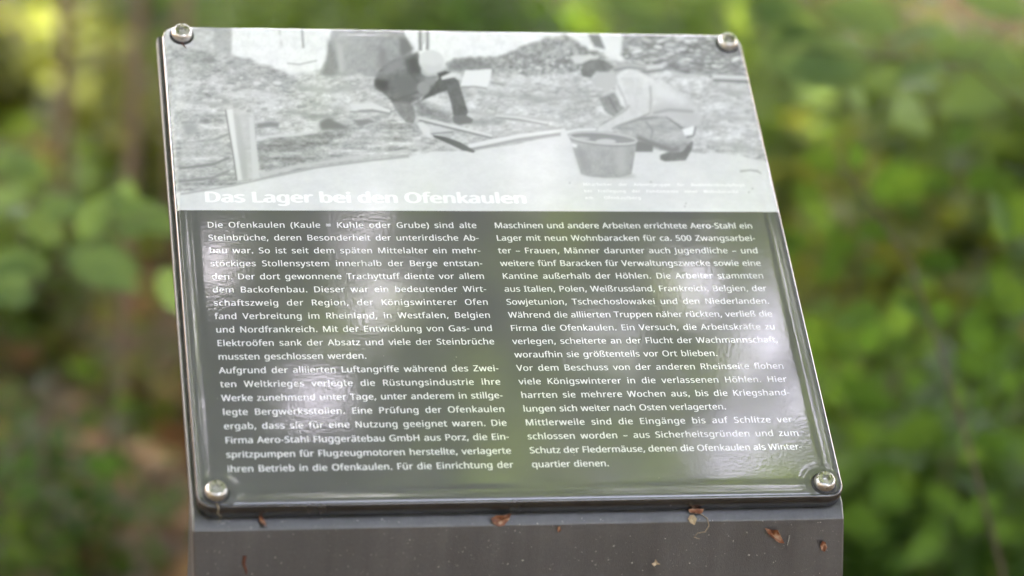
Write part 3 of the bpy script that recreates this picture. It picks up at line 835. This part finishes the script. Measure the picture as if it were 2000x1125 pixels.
def front(px, py, lift=0.0):
    """point on the front face (or on the slope above the bend) under a photo pixel"""
    d = unit(at(px, py, 1.0) - CAMP)
    t = np.dot(bend - CAMP, yf) / np.dot(d, yf); p = CAMP + d * t
    if p[2] > bend[2]:
        k = nW * 0.75 - yf * 0.35; k /= np.linalg.norm(k)
        Tw = np.array(Mpanel @ Vector((0, -HEI / 2 + 0.004, -bend_off)))
        e = Tw - bend; e -= wW * np.dot(e, wW); k = np.cross(wW, e); k /= np.linalg.norm(k)
        t = np.dot(bend - CAMP, k) / np.dot(d, k); p = CAMP + d * t
        return p + k * lift
    return p - yf * lift
def scrap(name, pix, label, mat, cat, thick=0.0006, curl=0.003, seed=1, lift=0.0007):
    """a dry scrap whose outline is given in photo pixels and laid on the metal; it has thickness and curl"""
    rg = np.random.default_rng(seed)
    P = [front(*q, lift) for q in pix]; c = np.mean(P, 0); P = [c + (p - c) * 0.9 for p in P]
    nn = -yf * 0.8 + np.array([0, 0, .5]); nn /= np.linalg.norm(nn)
    bm = bmesh.new(); top = []; bot = []
    n = len(P)
    for i, p in enumerate(P):
        up = curl * (0.3 + rg.random()) * (1 if i % 2 == 0 else 0.35)
        top.append(bm.verts.new(p - c + nn * (up + thick))); bot.append(bm.verts.new(p - c + nn * up))
    ct = bm.verts.new(nn * (thick + 0.0002)); cb = bm.verts.new(nn * 0.0002)
    for i in range(n):
        j = (i + 1) % n
        bm.faces.new((top[i], top[j], ct)); bm.faces.new((bot[j], bot[i], cb)); bm.faces.new((top[j], top[i], bot[i], bot[j]))
    bmesh.ops.recalc_face_normals(bm, faces=bm.faces)
    bmesh.ops.subdivide_edges(bm, edges=bm.edges, cuts=1, use_grid_fill=True, fractal=0.35, seed=seed)
    me = bpy.data.meshes.new(name); bm.to_mesh(me); bm.free()
    at_ = me.attributes.new("var", 'FLOAT', 'POINT'); at_.data.foreach_set("value", rg.random(len(me.vertices)).astype(np.float32))
    o = link(name, me, mat); o.location = c
    return tag(o, label, cat)
def thread(name, pix, rad, label, mat, cat, surf=front, lift=0.0008):
    P = np.array([surf(*q, lift) for q in pix]); c = P.mean(0)
    V, F = tube(P - c, np.linspace(rad, rad * 0.5, len(P)), 6, 0.12)
    me = np_mesh(name, V, [F]); o = link(name, me, mat); o.location = c
    return tag(o, label, cat)
def onsheet(px, py, lift=0.0):
    x, y = to_panel(px, py); return PCEN + wW * x + uW * y + nW * (lift + 0.0003)
scrap("dry_leaf", [(955, 1014), (966, 1008), (984, 1009), (999, 1003), (994, 1016), (984, 1027), (972, 1030), (962, 1024)], "reddish brown triangular leaf scrap stuck under the middle of the panel's lower edge", m_brown, "leaf scrap", seed=2)
scrap("dry_leaf", [(1490, 1030), (1502, 1033), (1514, 1036), (1524, 1047), (1532, 1063), (1520, 1061), (1508, 1054), (1498, 1042)], "largest red brown curled leaf scrap on the pedestal front, below the lower right screw", m_brown, "leaf scrap", seed=3, curl=0.004)
scrap("dry_leaf", [(1340, 996), (1356, 993), (1374, 995), (1372, 1003), (1358, 1005), (1345, 1002)], "flat brown leaf scrap tucked under the panel above the tan fibre tuft", m_brown, "leaf scrap", seed=4, curl=0.0015)
scrap("bud_scale", [(1602, 1057), (1611, 1058), (1613, 1070), (1609, 1079), (1602, 1075), (1600, 1065)], "small brown bud scale nearest the pedestal's right edge", m_brown, "bud scale", seed=5)
scrap("bud_scale", [(504, 1010), (511, 1008), (514, 1016), (521, 1030), (513, 1028), (506, 1020)], "orange tan bud scale under the lip right of the lower left screw", m_brown, "bud scale", seed=6)
scrap("bud_scale", [(1088, 1028), (1093, 1027), (1094, 1036), (1090, 1040), (1087, 1035)], "tiny orange bud scale on the pedestal right of the triangular scrap", m_brown, "bud scale", seed=7, curl=0.001)
scrap("seed_bract", [(1270, 1100), (1277, 1098), (1279, 1091), (1283, 1098), (1289, 1102), (1281, 1103), (1276, 1106)], "star shaped tan bract low on the pedestal front", m_tan, "bract", seed=8, curl=0.001)
scrap("bud_scale", [(1344, 1007), (1354, 1005), (1360, 1014), (1356, 1026), (1346, 1023), (1341, 1014)], "crumpled pale tan bud scale inside the fibre tuft below the lip", m_tan, "bud scale", seed=9, curl=0.002)
thread("plant_fibre", [(1368, 1004), (1381, 1013), (1384, 1026), (1376, 1038), (1362, 1040), (1355, 1048), (1366, 1052)], 0.00028, "curly tan plant fibre hanging below the lip towards the right", m_tan, "fibre")
thread("pine_needle", [(478, 1085), (476, 1100), (480, 1112), (481, 1120)], 0.0011, "short orange brown needle low at left on the pedestal front", m_brown, "needle")
thread("grass_bit", [(1541, 1044), (1540, 1052), (1537, 1064)], 0.0003, "thin pale grass bit beside the largest leaf scrap", m_web, "grass bit")
thread("cobweb_thread", [(423, 984), (427, 996), (425, 1004), (432, 1012), (427, 1021)], 0.00022, "fine pale cobweb thread hanging below the lower left screw", m_tan, "thread", surf=lambda px, py, l: ray_plane(px, py, 0.0) + nW * 0.0010)
thread("bark_sliver", [(354, 84), (358, 90), (363, 96)], 0.0006, "thin brown sliver sticking out under the upper left screw", m_brown, "sliver", surf=onsheet)
def specks():
    rg = np.random.default_rng(12); bm = bmesh.new()
    def one(c, nn, r):
        a = np.cross(nn, [0.3, 0.2, 1]); a /= np.linalg.norm(a); b2 = np.cross(nn, a); k = 5
        e = rg.uniform(0.4, 1.0); ph = rg.uniform(0, 6.28)
        vs_ = []
        for i in range(k):
            t = 2 * np.pi * i / k; x_ = r * math.cos(t) * rg.uniform(.6, 1.2); y_ = r * e * math.sin(t) * rg.uniform(.6, 1.2)
            vs_.append(bm.verts.new(c + a * (x_ * math.cos(ph) - y_ * math.sin(ph)) + b2 * (x_ * math.sin(ph) + y_ * math.cos(ph))))
        t_ = bm.verts.new(c + nn * r * 0.5)
        for i in range(k): bm.faces.new((vs_[i], vs_[(i + 1) % k], t_))
    for _ in range(420):
        px, py = rg.uniform(392, 1640), rg.uniform(1012, 1125)
        one(front(px, py, 0.0001), -yf, float(np.clip(rg.lognormal(-8.35, 0.5), 0.0001, 0.0008)))
    for _ in range(120):
        px, py = rg.uniform(395, 1600), rg.uniform(420, 960)
        p = onsheet(px, py, 0.00005); x, y = to_panel(px, py)
        if abs(x) > WID / 2 - 0.012 or abs(y) > HEI / 2 - 0.012: continue
        one(p, nW, float(np.clip(rg.lognormal(-8.7, 0.4), 0.0001, 0.00045)))
    me = bpy.data.meshes.new("dust_specks"); bm.to_mesh(me); bm.free()
    tag(link("dust_specks", me, m_web), "pale specks of dust sprinkled over the pedestal front and panel", "dust", None, "stuff")
specks()

# ------------------------------------------------------------------ foliage helpers
def leaf_template(width=0.5, lobes=0.0, n=5):
    """unit-length leaf along +x, folded on the midrib: verts, quads, tris"""
    t = np.linspace(0, 1, n + 2)[1:-1]
    hw = width * 0.5 * np.sin(np.pi * t ** 0.85) ** 0.8
    hw = hw * (1 + lobes * np.where(np.arange(n) % 2 == 0, 1, -1))
    V = [(0, 0, 0)]
    for a, h in zip(t, hw): V += [(a, 0, -0.10 * a * a), (a, h, 0.22 * h - 0.10 * a * a), (a, -h, 0.22 * h - 0.10 * a * a)]
    V.append((1, 0, -0.12))
    q, tr = [], [(0, 1, 2), (0, 3, 1)]
    for i in range(n - 1):
        b = 1 + 3 * i
        q += [(b, b + 3, b + 4, b + 1), (b, b + 2, b + 5, b + 3)]
    b = 1 + 3 * (n - 1); e = len(V) - 1
    tr += [(b, e, b + 1), (b, b + 2, e)]
    return np.array(V, float), np.array(q), np.array(tr)
LEAF_LO = leaf_template(0.62, 0, 2)
LEAF_HI = leaf_template(0.68, 0.07, 9)
def scatter(P, D, N, S, tpl, acc, var):
    """leaves at P pointing D with normal N, size S"""
    D = D / (np.linalg.norm(D, axis=1)[:, None] + 1e-9)
    B = np.cross(N, D); B /= np.linalg.norm(B, axis=1)[:, None] + 1e-9
    N = np.cross(D, B)
    T, q, tr = tpl
    V = P[:, None, :] + S[:, None, None] * (T[None, :, 0:1] * D[:, None] + T[None, :, 1:2] * B[:, None] + T[None, :, 2:3] * N[:, None])
    n, k = len(P), len(T)
    off = (np.arange(n) * k)[:, None, None]
    acc.add(V.reshape(-1, 3), (q[None] + off).reshape(-1, 4), (tr[None] + off).reshape(-1, 3), a=np.repeat(var, k))
def rnd(n): return RNG.normal(size=(n, 3))

m_crown = leaf_mat("beech_crown_leaf", (0.028, 0.055, 0.012), (0.045, 0.085, 0.018), (0.075, 0.12, 0.025), through=(3.1, 2.5, 0.75))
m_beech = leaf_mat("beech_leaf", (0.042, 0.074, 0.016), (0.068, 0.108, 0.023), (0.100, 0.146, 0.032))
m_pale = leaf_mat("pale_green_leaf", (0.085, 0.140, 0.055), (0.115, 0.178, 0.070), (0.14, 0.21, 0.082), 0.3)
m_deep = leaf_mat("deep_green_leaf", (0.025, 0.058, 0.010), (0.044, 0.088, 0.015), (0.075, 0.125, 0.022), 0.35)
m_olive = leaf_mat("olive_leaf", (0.052, 0.064, 0.013), (0.080, 0.094, 0.019), (0.118, 0.130, 0.028), 0.45)
m_dead = leaf_mat("dead_leaf", (0.085, 0.042, 0.016), (0.175, 0.092, 0.040), (0.29, 0.18, 0.095), 0.1, 0.7)
m_bark = bark_mat("grey_bark", (0.07, 0.055, 0.040), (0.15, 0.12, 0.09))
m_twig = bark_mat("brown_twig", (0.045, 0.032, 0.018), (0.09, 0.065, 0.035))
m_stem = bark_mat("pale_stem", (0.10, 0.065, 0.032), (0.19, 0.125, 0.07))

def limb(p0, p1, r0, r1, acc, bend_=0.12, n=7, seg=7):
    p0 = np.array(p0, float); p1 = np.array(p1, float)
    L = np.linalg.norm(p1 - p0)
    t = np.linspace(0, 1, n)[:, None]
    off = np.cumsum(RNG.normal(size=(n, 3)), 0) * bend_ * L / n * 0.8; off -= off[0]
    pts = p0 + (p1 - p0) * t + off * (1 - 0.0 * t)
    V, F = tube(pts, np.linspace(r0, r1, n), seg)
    acc.add(V, F)
    return pts
def beech(x, y, h, rad, base, label, nclump, nleaf, mat=None, trunk=0.16, seed=1, name="beech_tree", group="tall beeches standing round the sign", leaf=0.075, lean=(0, 0), twigs=None):
    global RNG
    RNG = np.random.default_rng(seed)
    root = empty(name, (x, y, 0))
    tag(root, label, "tree", group)
    tk = Acc()
    top = np.array([lean[0], lean[1], h * 0.92])
    pts = limb((0, 0, -0.1), top, trunk, 0.03, tk, 0.06, 14, 12)
    cr = Acc()
    for c in range(nclump):
        a = RNG.uniform(0, 2 * np.pi); z = RNG.uniform(base, h)
        rr = rad * math.sqrt(RNG.uniform(0.02, 1)) * (1.0 - 0.55 * ((z - base) / (h - base)) ** 1.5)
        cen = np.array([lean[0] * z / h + rr * math.cos(a), lean[1] * z / h + rr * math.sin(a), z])
        sp = pts[min(len(pts) - 1, max(2, int((z / h - 0.12) * len(pts))))]
        if c < nclump * 0.35: limb(sp, cen, 0.012 + 0.010 * rr, 0.004, tk, 0.15, 6, 5)
        k = nleaf
        ext = np.array([0.55, 0.55, 0.13]) * RNG.uniform(0.6, 1.25)
        off = rnd(k) * ext
        P = cen + off
        D = off * [1, 1, 0.2] + rnd(k) * 0.35 - [0, 0, 0.12]
        N = rnd(k) * 0.35 + [0, 0, 1]
        if GAPS:                                   # leaves cut away along aimed rays to shape reflections and sun flecks
            Wp = P + [x, y, 0]; ok = np.ones(k, bool)
            for g0, gd, ga, gb, gm in GAPS:
                q = Wp - g0; t = q @ gd
                ok &= (t < 0.05) | (t > gm) | (np.linalg.norm(q - t[:, None] * gd, axis=1) > ga * t + gb)
            P, D, N = P[ok], D[ok], N[ok]; k = len(P)
            if k == 0: continue
        scatter(P, D, N, leaf * RNG.uniform(0.7, 1.25, k), LEAF_LO, cr, np.clip(RNG.normal(0.5, 0.22) + RNG.normal(0, 0.12, k), 0, 1))
    for q, r in (twigs or []):
        k = int(150 * r); c_ = q - [x, y, 0]
        P = c_ + rnd(k) * [r * .75, r * .75, .03]
        ok = np.ones(k, bool)
        for g0, gd, ga, gb, gm in GAPS[:NSKY]:
            qq = P + [x, y, 0] - g0; t = qq @ gd
            ok &= np.linalg.norm(qq - t[:, None] * gd, axis=1) > ga * t + gb
        P = P[ok]; k = len(P)
        if k == 0: continue
        limb(pts[5], c_, .012, .003, tk, .1, 8, 5)
        scatter(P, rnd(k) * [1, 1, .2], rnd(k) * .3 + [0, 0, 1], leaf * RNG.uniform(.7, 1.1, k), LEAF_LO, cr, RNG.uniform(.5, 1, k))
    link("trunk", tk.mesh("trunk"), m_bark, root)
    link("crown", cr.mesh("crown"), mat or m_crown, root)
    return root
def shrub(p, h, rad, label, n, mat, name="shrub", leaf=0.06, seed=1, tpl=None, nst=7, lo=0.1, group=None, cat="shrub", stem=None):
    global RNG
    RNG = np.random.default_rng(seed)
    root = empty(name, (p[0], p[1], 0)); tag(root, label, cat, group)
    st = Acc(); fo = Acc()
    per = max(1, n // nst)
    for s in range(nst):
        a = RNG.uniform(0, 2 * np.pi); rr = rad * RNG.uniform(0.15, 1)
        tip = np.array([rr * math.cos(a), rr * math.sin(a), h * RNG.uniform(0.55, 1.0)])
        pts = limb((RNG.normal() * 0.04, RNG.normal() * 0.04, -0.03), tip, 0.007, 0.002, st, 0.18, 8, 5)
        t = RNG.uniform(lo, 1, per)
        idx = np.minimum((t * 7).astype(int), 6)
        fr = (t * 7 - idx)[:, None]
        P = pts[idx] * (1 - fr) + pts[idx + 1] * fr
        side = rnd(per) * [1, 1, 0.35]
        P = P + side * RNG.uniform(0.02, 0.11, (per, 1)) * (0.4 + rad)
        D = side + rnd(per) * 0.3 - [0, 0, 0.25]
        N = rnd(per) * 0.4 + [0, 0, 1]
        scatter(P, D, N, leaf * RNG.uniform(0.6, 1.25, per), tpl or LEAF_LO, fo, np.clip(RNG.normal(0.5, 0.2) + RNG.normal(0, 0.15, per), 0, 1))
    link("stem", st.mesh("stem"), stem or m_twig, root)
    link("foliage", fo.mesh("foliage"), mat, root)
    return root
def spray(name, base, path, leaves, label, mat, size, cat="sapling", rstem=0.006, stem=None, seed=3, group=None, extra=2):
    """a sapling: stem from the ground along path (world points), leaves at given world points (p, dir, size)"""
    global RNG
    RNG = np.random.default_rng(seed)
    root = empty(name, (base[0], base[1], 0)); tag(root, label, cat, group)
    more = []
    for (p_, D_, N_, S_) in leaves:
        more.append((p_, D_, N_, S_ * .85))
        for _ in range(extra):
            more.append((p_ + RNG.normal(size=3) * S_ * .55, D_ + RNG.normal(size=3) * .7, N_ + RNG.normal(size=3) * .45, S_ * RNG.uniform(.45, .8)))
    leaves = more
    o = np.array([base[0], base[1], 0.0])
    st = Acc(); fo = Acc()
    pts = np.array([np.array([0, 0, -0.05])] + [np.array(q) - o for q in path])
    dense = []
    for i in range(len(pts) - 1):
        for t in np.linspace(0, 1, 6)[:-1]: dense.append(pts[i] * (1 - t) + pts[i + 1] * t)
    dense.append(pts[-1]); dense = np.array(dense)
    V, F = tube(dense, np.linspace(rstem, rstem * 0.35, len(dense)), 7); st.add(V, F)
    k = len(leaves)
    P = np.array([np.array(l[0]) - o for l in leaves]); D = np.array([l[1] for l in leaves], float)
    N = np.array([l[2] for l in leaves], float); S = np.array([l[3] for l in leaves])
    for i in range(k):
        j = np.argmin(np.linalg.norm(dense - P[i], axis=1))
        if np.linalg.norm(dense[j] - P[i]) > 0.10: continue
        V, F = tube([dense[j], (dense[j] + P[i]) / 2 + [0, 0, 0.004], P[i]], [0.0009, 0.0007, 0.0005], 5); st.add(V, F)
    scatter(P, D, N, S, LEAF_HI, fo, np.clip(RNG.normal(0.5, 0.2, k), 0, 1))
    link("stem", st.mesh("stem"), stem or m_twig, root)
    link("foliage", fo.mesh("foliage"), mat, root)
    return root

# ------------------------------------------------------------------ ground
def build_ground():
    m, nt, b = newmat("forest_floor")
    tc = coords(nt)
    f = math_(nt, 'ADD', math_(nt, 'MULTIPLY', noise(nt, tc, 1.1, 4), 0.6), math_(nt, 'MULTIPLY', noise(nt, tc, 22, 4), 0.4))
    nt.links.new(ramp(nt, f, [(0.36, (0.060, 0.038, 0.017)), (0.48, (0.115, 0.072, 0.034)), (0.58, (0.16, 0.11, 0.056)), (0.70, (0.06, 0.065, 0.018))]), b.inputs["Base Color"])
    b.inputs["Roughness"].default_value = 0.9
    bp = node(nt, "ShaderNodeBump"); bp.inputs["Distance"].default_value = 0.04; bp.inputs["Strength"].default_value = 0.8
    nt.links.new(noise(nt, tc, 14, 5), bp.inputs["Height"]); nt.links.new(bp.outputs[0], b.inputs["Normal"])
    n = 121
    g = np.linspace(-1, 1, n); g = np.sign(g) * np.abs(g) ** 2.6 * 250
    X, Y = np.meshgrid(g, g + 5)
    r = np.hypot(X, Y - 4)
    Z = 0.03 * np.sin(X * 1.7 + 1) * np.cos(Y * 1.3) * np.clip(r / 4, 0, 1) + 0.12 * np.sin(X * 0.23) * np.cos(Y * 0.19 + 1) * np.clip(r / 20, 0, 1) - 0.02
    i, j = np.meshgrid(np.arange(n - 1), np.arange(n - 1), indexing='ij'); i = i.ravel(); j = j.ravel()
    me = np_mesh("ground", np.c_[X.ravel(), Y.ravel(), Z.ravel()], [np.c_[i * n + j, i * n + j + 1, (i + 1) * n + j + 1, (i + 1) * n + j]])
    tag(link("ground", me, m), None, None, None, "structure")
build_ground()
def litter():
    global RNG
    RNG = np.random.default_rng(50)
    n = 16000; acc = Acc()
    x = RNG.uniform(-3.2, 3.2, n); y = RNG.uniform(2.2, 11, n)
    P = np.c_[x, y, RNG.uniform(0.0, 0.05, n)]
    scatter(P, rnd(n) * [1, 1, .25], rnd(n) * 0.45 + [0, 0, 1], RNG.uniform(0.04, 0.085, n), LEAF_LO, acc, RNG.uniform(0, 1, n))
    tag(link("leaf_litter", acc.mesh("leaf_litter"), m_dead), "brown fallen beech leaves covering the woodland floor", "leaf litter", None, "stuff")
    acc = Acc(); n = 15000
    x = RNG.uniform(-3.2, 3.2, n); y = RNG.uniform(2.6, 11, n)
    f = np.sin(x * 2.1 + 0.4) + np.sin(y * 1.7 + x) + RNG.normal(0, .5, n)
    k = f > np.where(x < 0, 0.7, -0.3); x, y = x[k], y[k]; n = len(x)
    P = np.c_[x, y, RNG.uniform(0.03, 0.2, n)]
    scatter(P, rnd(n) * [1, 1, .3], rnd(n) * 0.45 + [0, 0, 1], RNG.uniform(0.03, 0.075, n), LEAF_LO, acc, RNG.uniform(0, 1, n))
    tag(link("ground_cover", acc.mesh("ground_cover"), m_olive), "low green herbs growing through the leaf litter", "ground cover", None, "stuff")
litter()

# ------------------------------------------------------------------ tall trees (overhead canopy, seen reflected in the panel)
GAPS = []
def gap(px, py, rpx):  # opening aimed along the mirrored view ray, for a bright patch on the panel
    x, y = to_panel(px, py)
    p = PCEN + wW * x + uW * y
    v = unit(p - CAMP); r = unit(v - 2 * np.dot(v, nW) * nW)
    rpx *= 1.32; GAPS.append((p, r, rpx / FPX, rpx / FPX * 1.45 + 0.03, 99.0))
    return p, r
for g in ((600, 775, 43), (1042, 318, 38), (885, 396, 24), (1500, 560, 30), (1520, 700, 36), (1415, 835, 40), (1390, 905, 28), (1535, 800, 28), (1200, 905, 36), (685, 485, 30),
          (395, 520, 31), (1385, 600, 24), (480, 215, 17), (1440, 705, 16), (1330, 560, 15), (1560, 760, 18), (1480, 880, 18), (655, 815, 18), (745, 590, 20), (760, 460, 14), (1300, 820, 16), (1590, 860, 16), (1215, 715, 14)): gap(*g)
GAPS.append((PCEN, unit(c2w([0.36, -0.56, -0.745])), 0.165, 0.2, 99.0))      # wide opening cut behind the viewer to light the sheet's lip
NSKY = len(GAPS)
SUNV = np.array(_sd)
SUNNY = []                                         # low twigs added for leaf reflections, with shafts cut to the sun
for px, py, t, r in ((1440, 575, 4.3, .10), (1405, 925, 4.5, .14), (1035, 918, 4.4, .08), (690, 540, 4.6, .07), (1560, 640, 4.4, .09), (1330, 900, 4.6, .08), (1050, 425, 4.7, .07)):
    p, d_ = gap(px, py, 1); GAPS.pop()
    q = p + d_ * t; SUNNY.append((q, r)); GAPS.append((q + SUNV * (r + 0.06), SUNV, 0.0, r + 0.16, 99.0)); GAPS.append((p, d_, 0.0, r + 0.05, t - 0.12))
for px, py, d_, r in ((95, 62, 6.3, .10), (145, 205, 6.0, .075), (1950, 160, 5.4, .04), (560, 15, 6.2, .05), (1535, 20, 5.1, .04), (1060, 30, 5.8, .06), (288, 700, 4.5, .03)):
    GAPS.append((at(px, py, d_), SUNV, 0.0, r + 0.07, 99.0))  # shafts cut towards the sun to put flecks on the undergrowth
TREE_L = "tall beech whose leafy crown shades the clearing and is mirrored in the panel"
for k, (x, y, h, rad, nb, lean) in enumerate([(2.3, 3.4, 11, 3.4, 4.2, (-.8, -.6)), (-2.4, 2.4, 12, 3.6, 4.6, (.6, .1)), (1.0, -2.6, 11, 3.4, 4.4, (-.3, .6)),
                                       (-3.4, 6.8, 13, 3.6, 3.2, (0, 0)), (3.9, 7.6, 12, 3.6, 3.4, (0, 0)), (-3.6, -2.2, 12, 3.4, 3.6, (0, 0)), (4.8, 0.2, 12, 3.4, 3.4, (0, 0))]):
    beech(x, y, h, rad, nb, TREE_L, 290, 130, seed=100 + k, lean=lean, leaf=0.10, twigs=SUNNY if k == 0 else None)
RING_L = "broad woodland tree added out of view to the side, blocking low sky"
for k in range(16):  # unseen ring of trees, added to block low sky light from the sides
    a = 2 * math.pi * (k + 0.3) / 16
    x, y = 9.5 * math.sin(a), 2 + 9.5 * math.cos(a)
    if abs(x) < 1.6 and y > 2: x += 2.4
    beech(x, y, 12, 3.3, 0.5 if y < 4 else 3.2, RING_L, 160 if y < 4 else 125, 90, seed=200 + k, leaf=0.18, group="unseen trees added round the clearing", trunk=0.13)

# ------------------------------------------------------------------ undergrowth behind the sign
def gp(px, d, py=560):
    p = at(px, py, d); return (p[0], p[1])
def hgt(px, py, d): return max(0.15, float(at(px, py, d)[2]))
GR = "undergrowth behind the sign"
for i, (px, py, d, rad, n, mat, lf, label, nst) in enumerate([
    (70, -60, 6.4, 0.42, 900, m_olive, 0.07, "olive shrub farthest back at upper left with sunny leaves", 12),
    (260, 60, 5.6, 0.34, 560, m_olive, 0.06, "loose olive shrub behind upper left corner of the panel", 9),
    (30, 250, 4.9, 0.30, 500, m_beech, 0.06, "green shrub at left edge just above the pale leaf spray", 8),
    (150, 740, 3.9, 0.20, 230, m_deep, 0.05, "small dark green shrub low at left beside the pale stems", 6),
    (20, 850, 3.7, 0.16, 160, m_beech, 0.05, "little green shrub in the lower left corner", 5),
    (300, 720, 4.6, 0.18, 120, m_olive, 0.05, "thin olive shrub right beside the left edge of the pedestal", 5),
    (520, -120, 6.2, 0.38, 700, m_beech, 0.07, "green shrub showing just above the panel's left half", 10),
    (820, -190, 6.6, 0.45, 800, m_deep, 0.07, "dark green shrub behind the middle of the panel's top edge", 11),
    (1380, -170, 6.7, 0.45, 800, m_beech, 0.07, "green shrub farthest back, above the panel's upper right screw", 11),
    (330, -150, 7.2, 0.45, 700, m_deep, 0.07, "dark green shrub farthest back, above the panel's upper left screw", 11),
    (1180, -140, 5.8, 0.36, 700, m_deep, 0.07, "deep green shrub above the panel's right half", 10),
    (1560, -60, 5.2, 0.42, 900, m_beech, 0.07, "broad green shrub behind upper right corner of the panel", 12),
    (1900, -40, 5.6, 0.45, 950, m_beech, 0.07, "tall green shrub filling the upper right corner", 12),
    (1700, 250, 4.5, 0.30, 560, m_olive, 0.06, "yellowish green shrub halfway up on the right", 9),
    (1960, 380, 4.2, 0.30, 560, m_deep, 0.06, "dark green shrub at right edge halfway up", 9),
    (1660, 700, 3.7, 0.20, 330, m_deep, 0.055, "dark green low shrub close to the pedestal's right side", 7),
    (1900, 760, 3.5, 0.24, 420, m_deep, 0.06, "dark leafy shrub in the lower right corner", 8),
    ]):
    shrub(gp(px, d), hgt(px, py, d), rad, label, int(n * (2.4 if px > 400 else 1.6)), mat, leaf=lf * 0.74, seed=300 + i, nst=nst, group=GR)
for i, (px, d, r, lx, label) in enumerate([(228, 4.4, .010, .05, "slim pale sapling stem left of the pedestal"),
                                    (132, 4.9, .013, -.1, "pale sapling stem second from the left, beside the dark low shrub"),
                                    (318, 5.4, .012, .1, "thin brown sapling nearest the pedestal's left edge")]):
    RNG = np.random.default_rng(400 + i)
    p = gp(px, d, 800); root = empty("sapling", (p[0], p[1], 0)); tag(root, label, "sapling", "slim saplings left of the pedestal")
    a = Acc(); pts = limb((0, 0, -.05), (lx, .1, 3.4), r, r * .5, a, .05, 14, 8)
    link("stem", a.mesh("stem"), m_stem, root)
    fo = Acc(); k = 160
    P = pts[RNG.integers(7, 14, k)] + rnd(k) * [.35, .35, .15]
    scatter(P, rnd(k), rnd(k) * .35 + [0, 0, 1], RNG.uniform(.05, .08, k), LEAF_LO, fo, RNG.uniform(0, 1, k))
    link("foliage", fo.mesh("foliage"), m_beech, root)
p = gp(905, 7.6); beech(p[0], p[1], 12, 3.0, 3.6, "brown tree trunk rising behind the middle of the panel's top edge", 120, 100, seed=500, leaf=.1, trunk=.075, group=None)
p = gp(375, 8.2); beech(p[0], p[1], 12, 3.0, 3.6, "brown tree trunk behind the panel's upper left screw", 120, 100, seed=501, leaf=.1, trunk=.05, group=None)

def L(px, py, d, ang, length_px, roll=0.25, toward=0.1):
    """a leaf whose stalk end is seen at px,py; ang: direction of its tip in the picture (0 right, 90 up)"""
    p = at(px, py, d); a = R(ang)
    D = rc * math.cos(a) - dc * math.sin(a) - fc * toward
    N = -fc * 0.75 + np.array([0, 0, 0.9]) + rc * roll
    return (p, D, N, length_px * d / FPX)
d = 3.0
spray("hazel_sapling", gp(-260, 2.2), [at(-250, 900, d), at(-120, 620, d), at(60, 560, d), at(150, 500, d), at(230, 440, d), at(330, 400, d)],
      [L(120, 500, d, -8, 190), L(140, 500, 2.95, -25, 160, -.3), L(100, 530, d, 175, 170), L(20, 575, 2.95, 190, 120, .4), L(160, 470, 3.05, 60, 120), L(215, 450, 3.05, 20, 150, .5),
       L(230, 440, 3.10, 75, 110), L(120, 480, 3.05, 140, 130), L(60, 540, 2.95, 215, 110), L(270, 420, 3.10, -20, 120), L(-20, 330, 3.35, 10, 120), L(20, 300, 3.35, -30, 100), L(-60, 420, 3.25, 20, 140)],
      "pale green hazel sapling with large soft leaves left of the panel", m_pale, 0.08, extra=1, rstem=.0026, seed=31)
d = 2.9
spray("hazel_sapling", gp(2250, 2.1), [at(2240, 700, d), at(2100, 300, d), at(1900, 130, d), at(1700, 110, d), at(1500, 90, d)],
      [L(1500, 120, d, -10, 230, .2), L(1700, 120, d, 185, 200, -.2), L(1760, 60, 3.05, 160, 190), L(1600, 60, 3.15, 200, 160), L(1450, 40, 3.15, 20, 150), L(1850, 100, 3.05, -10, 180), L(1980, 160, 3.05, 200, 180, .4), L(1300, -20, 3.15, 10, 160), L(1180, 0, 3.25, -15, 150)],
      "pale green hazel twig with very large leaves beside the upper right screw", m_pale, 0.1, rstem=.0026, seed=32)
RNG = np.random.default_rng(77)
lv = []
for (px, py, a) in [(1570, 610, -60), (1640, 330, 160), (1800, 370, 0), (1680, 470, 190), (1790, 520, 20), (1620, 450, 140), (1900, 600, 10), (1720, 610, 200), (1860, 700, -20), (1620, 740, 150), (1760, 660, 90),
                    (1950, 470, 60), (1700, 390, 40), (1560, 480, 200), (1850, 830, 200), (1900, 860, -30), (1750, 800, 170), (1690, 880, 210), (1960, 980, 190), (1800, 960, -10), (1850, 1050, 180), (1940, 740, 70), (1730, 1040, 160), (1990, 620, 120), (1610, 860, 200)]:
    dd = RNG.uniform(2.7, 3.6); lv.append(L(px, py, dd, a + RNG.normal(0, 12), RNG.uniform(95, 150), RNG.normal(0, .4), RNG.normal(0, .25)))
spray("beech_sapling", gp(1990, 2.7, 1125), [at(1960, 1125, 2.65), at(1900, 900, 2.6), at(1840, 700, 2.6), at(1780, 520, 2.6), at(1700, 400, 2.6), at(1640, 320, 2.65)], lv,
      "young beech sapling with dark green leaves right of the panel", m_deep, 0.07, rstem=.0026, seed=33)
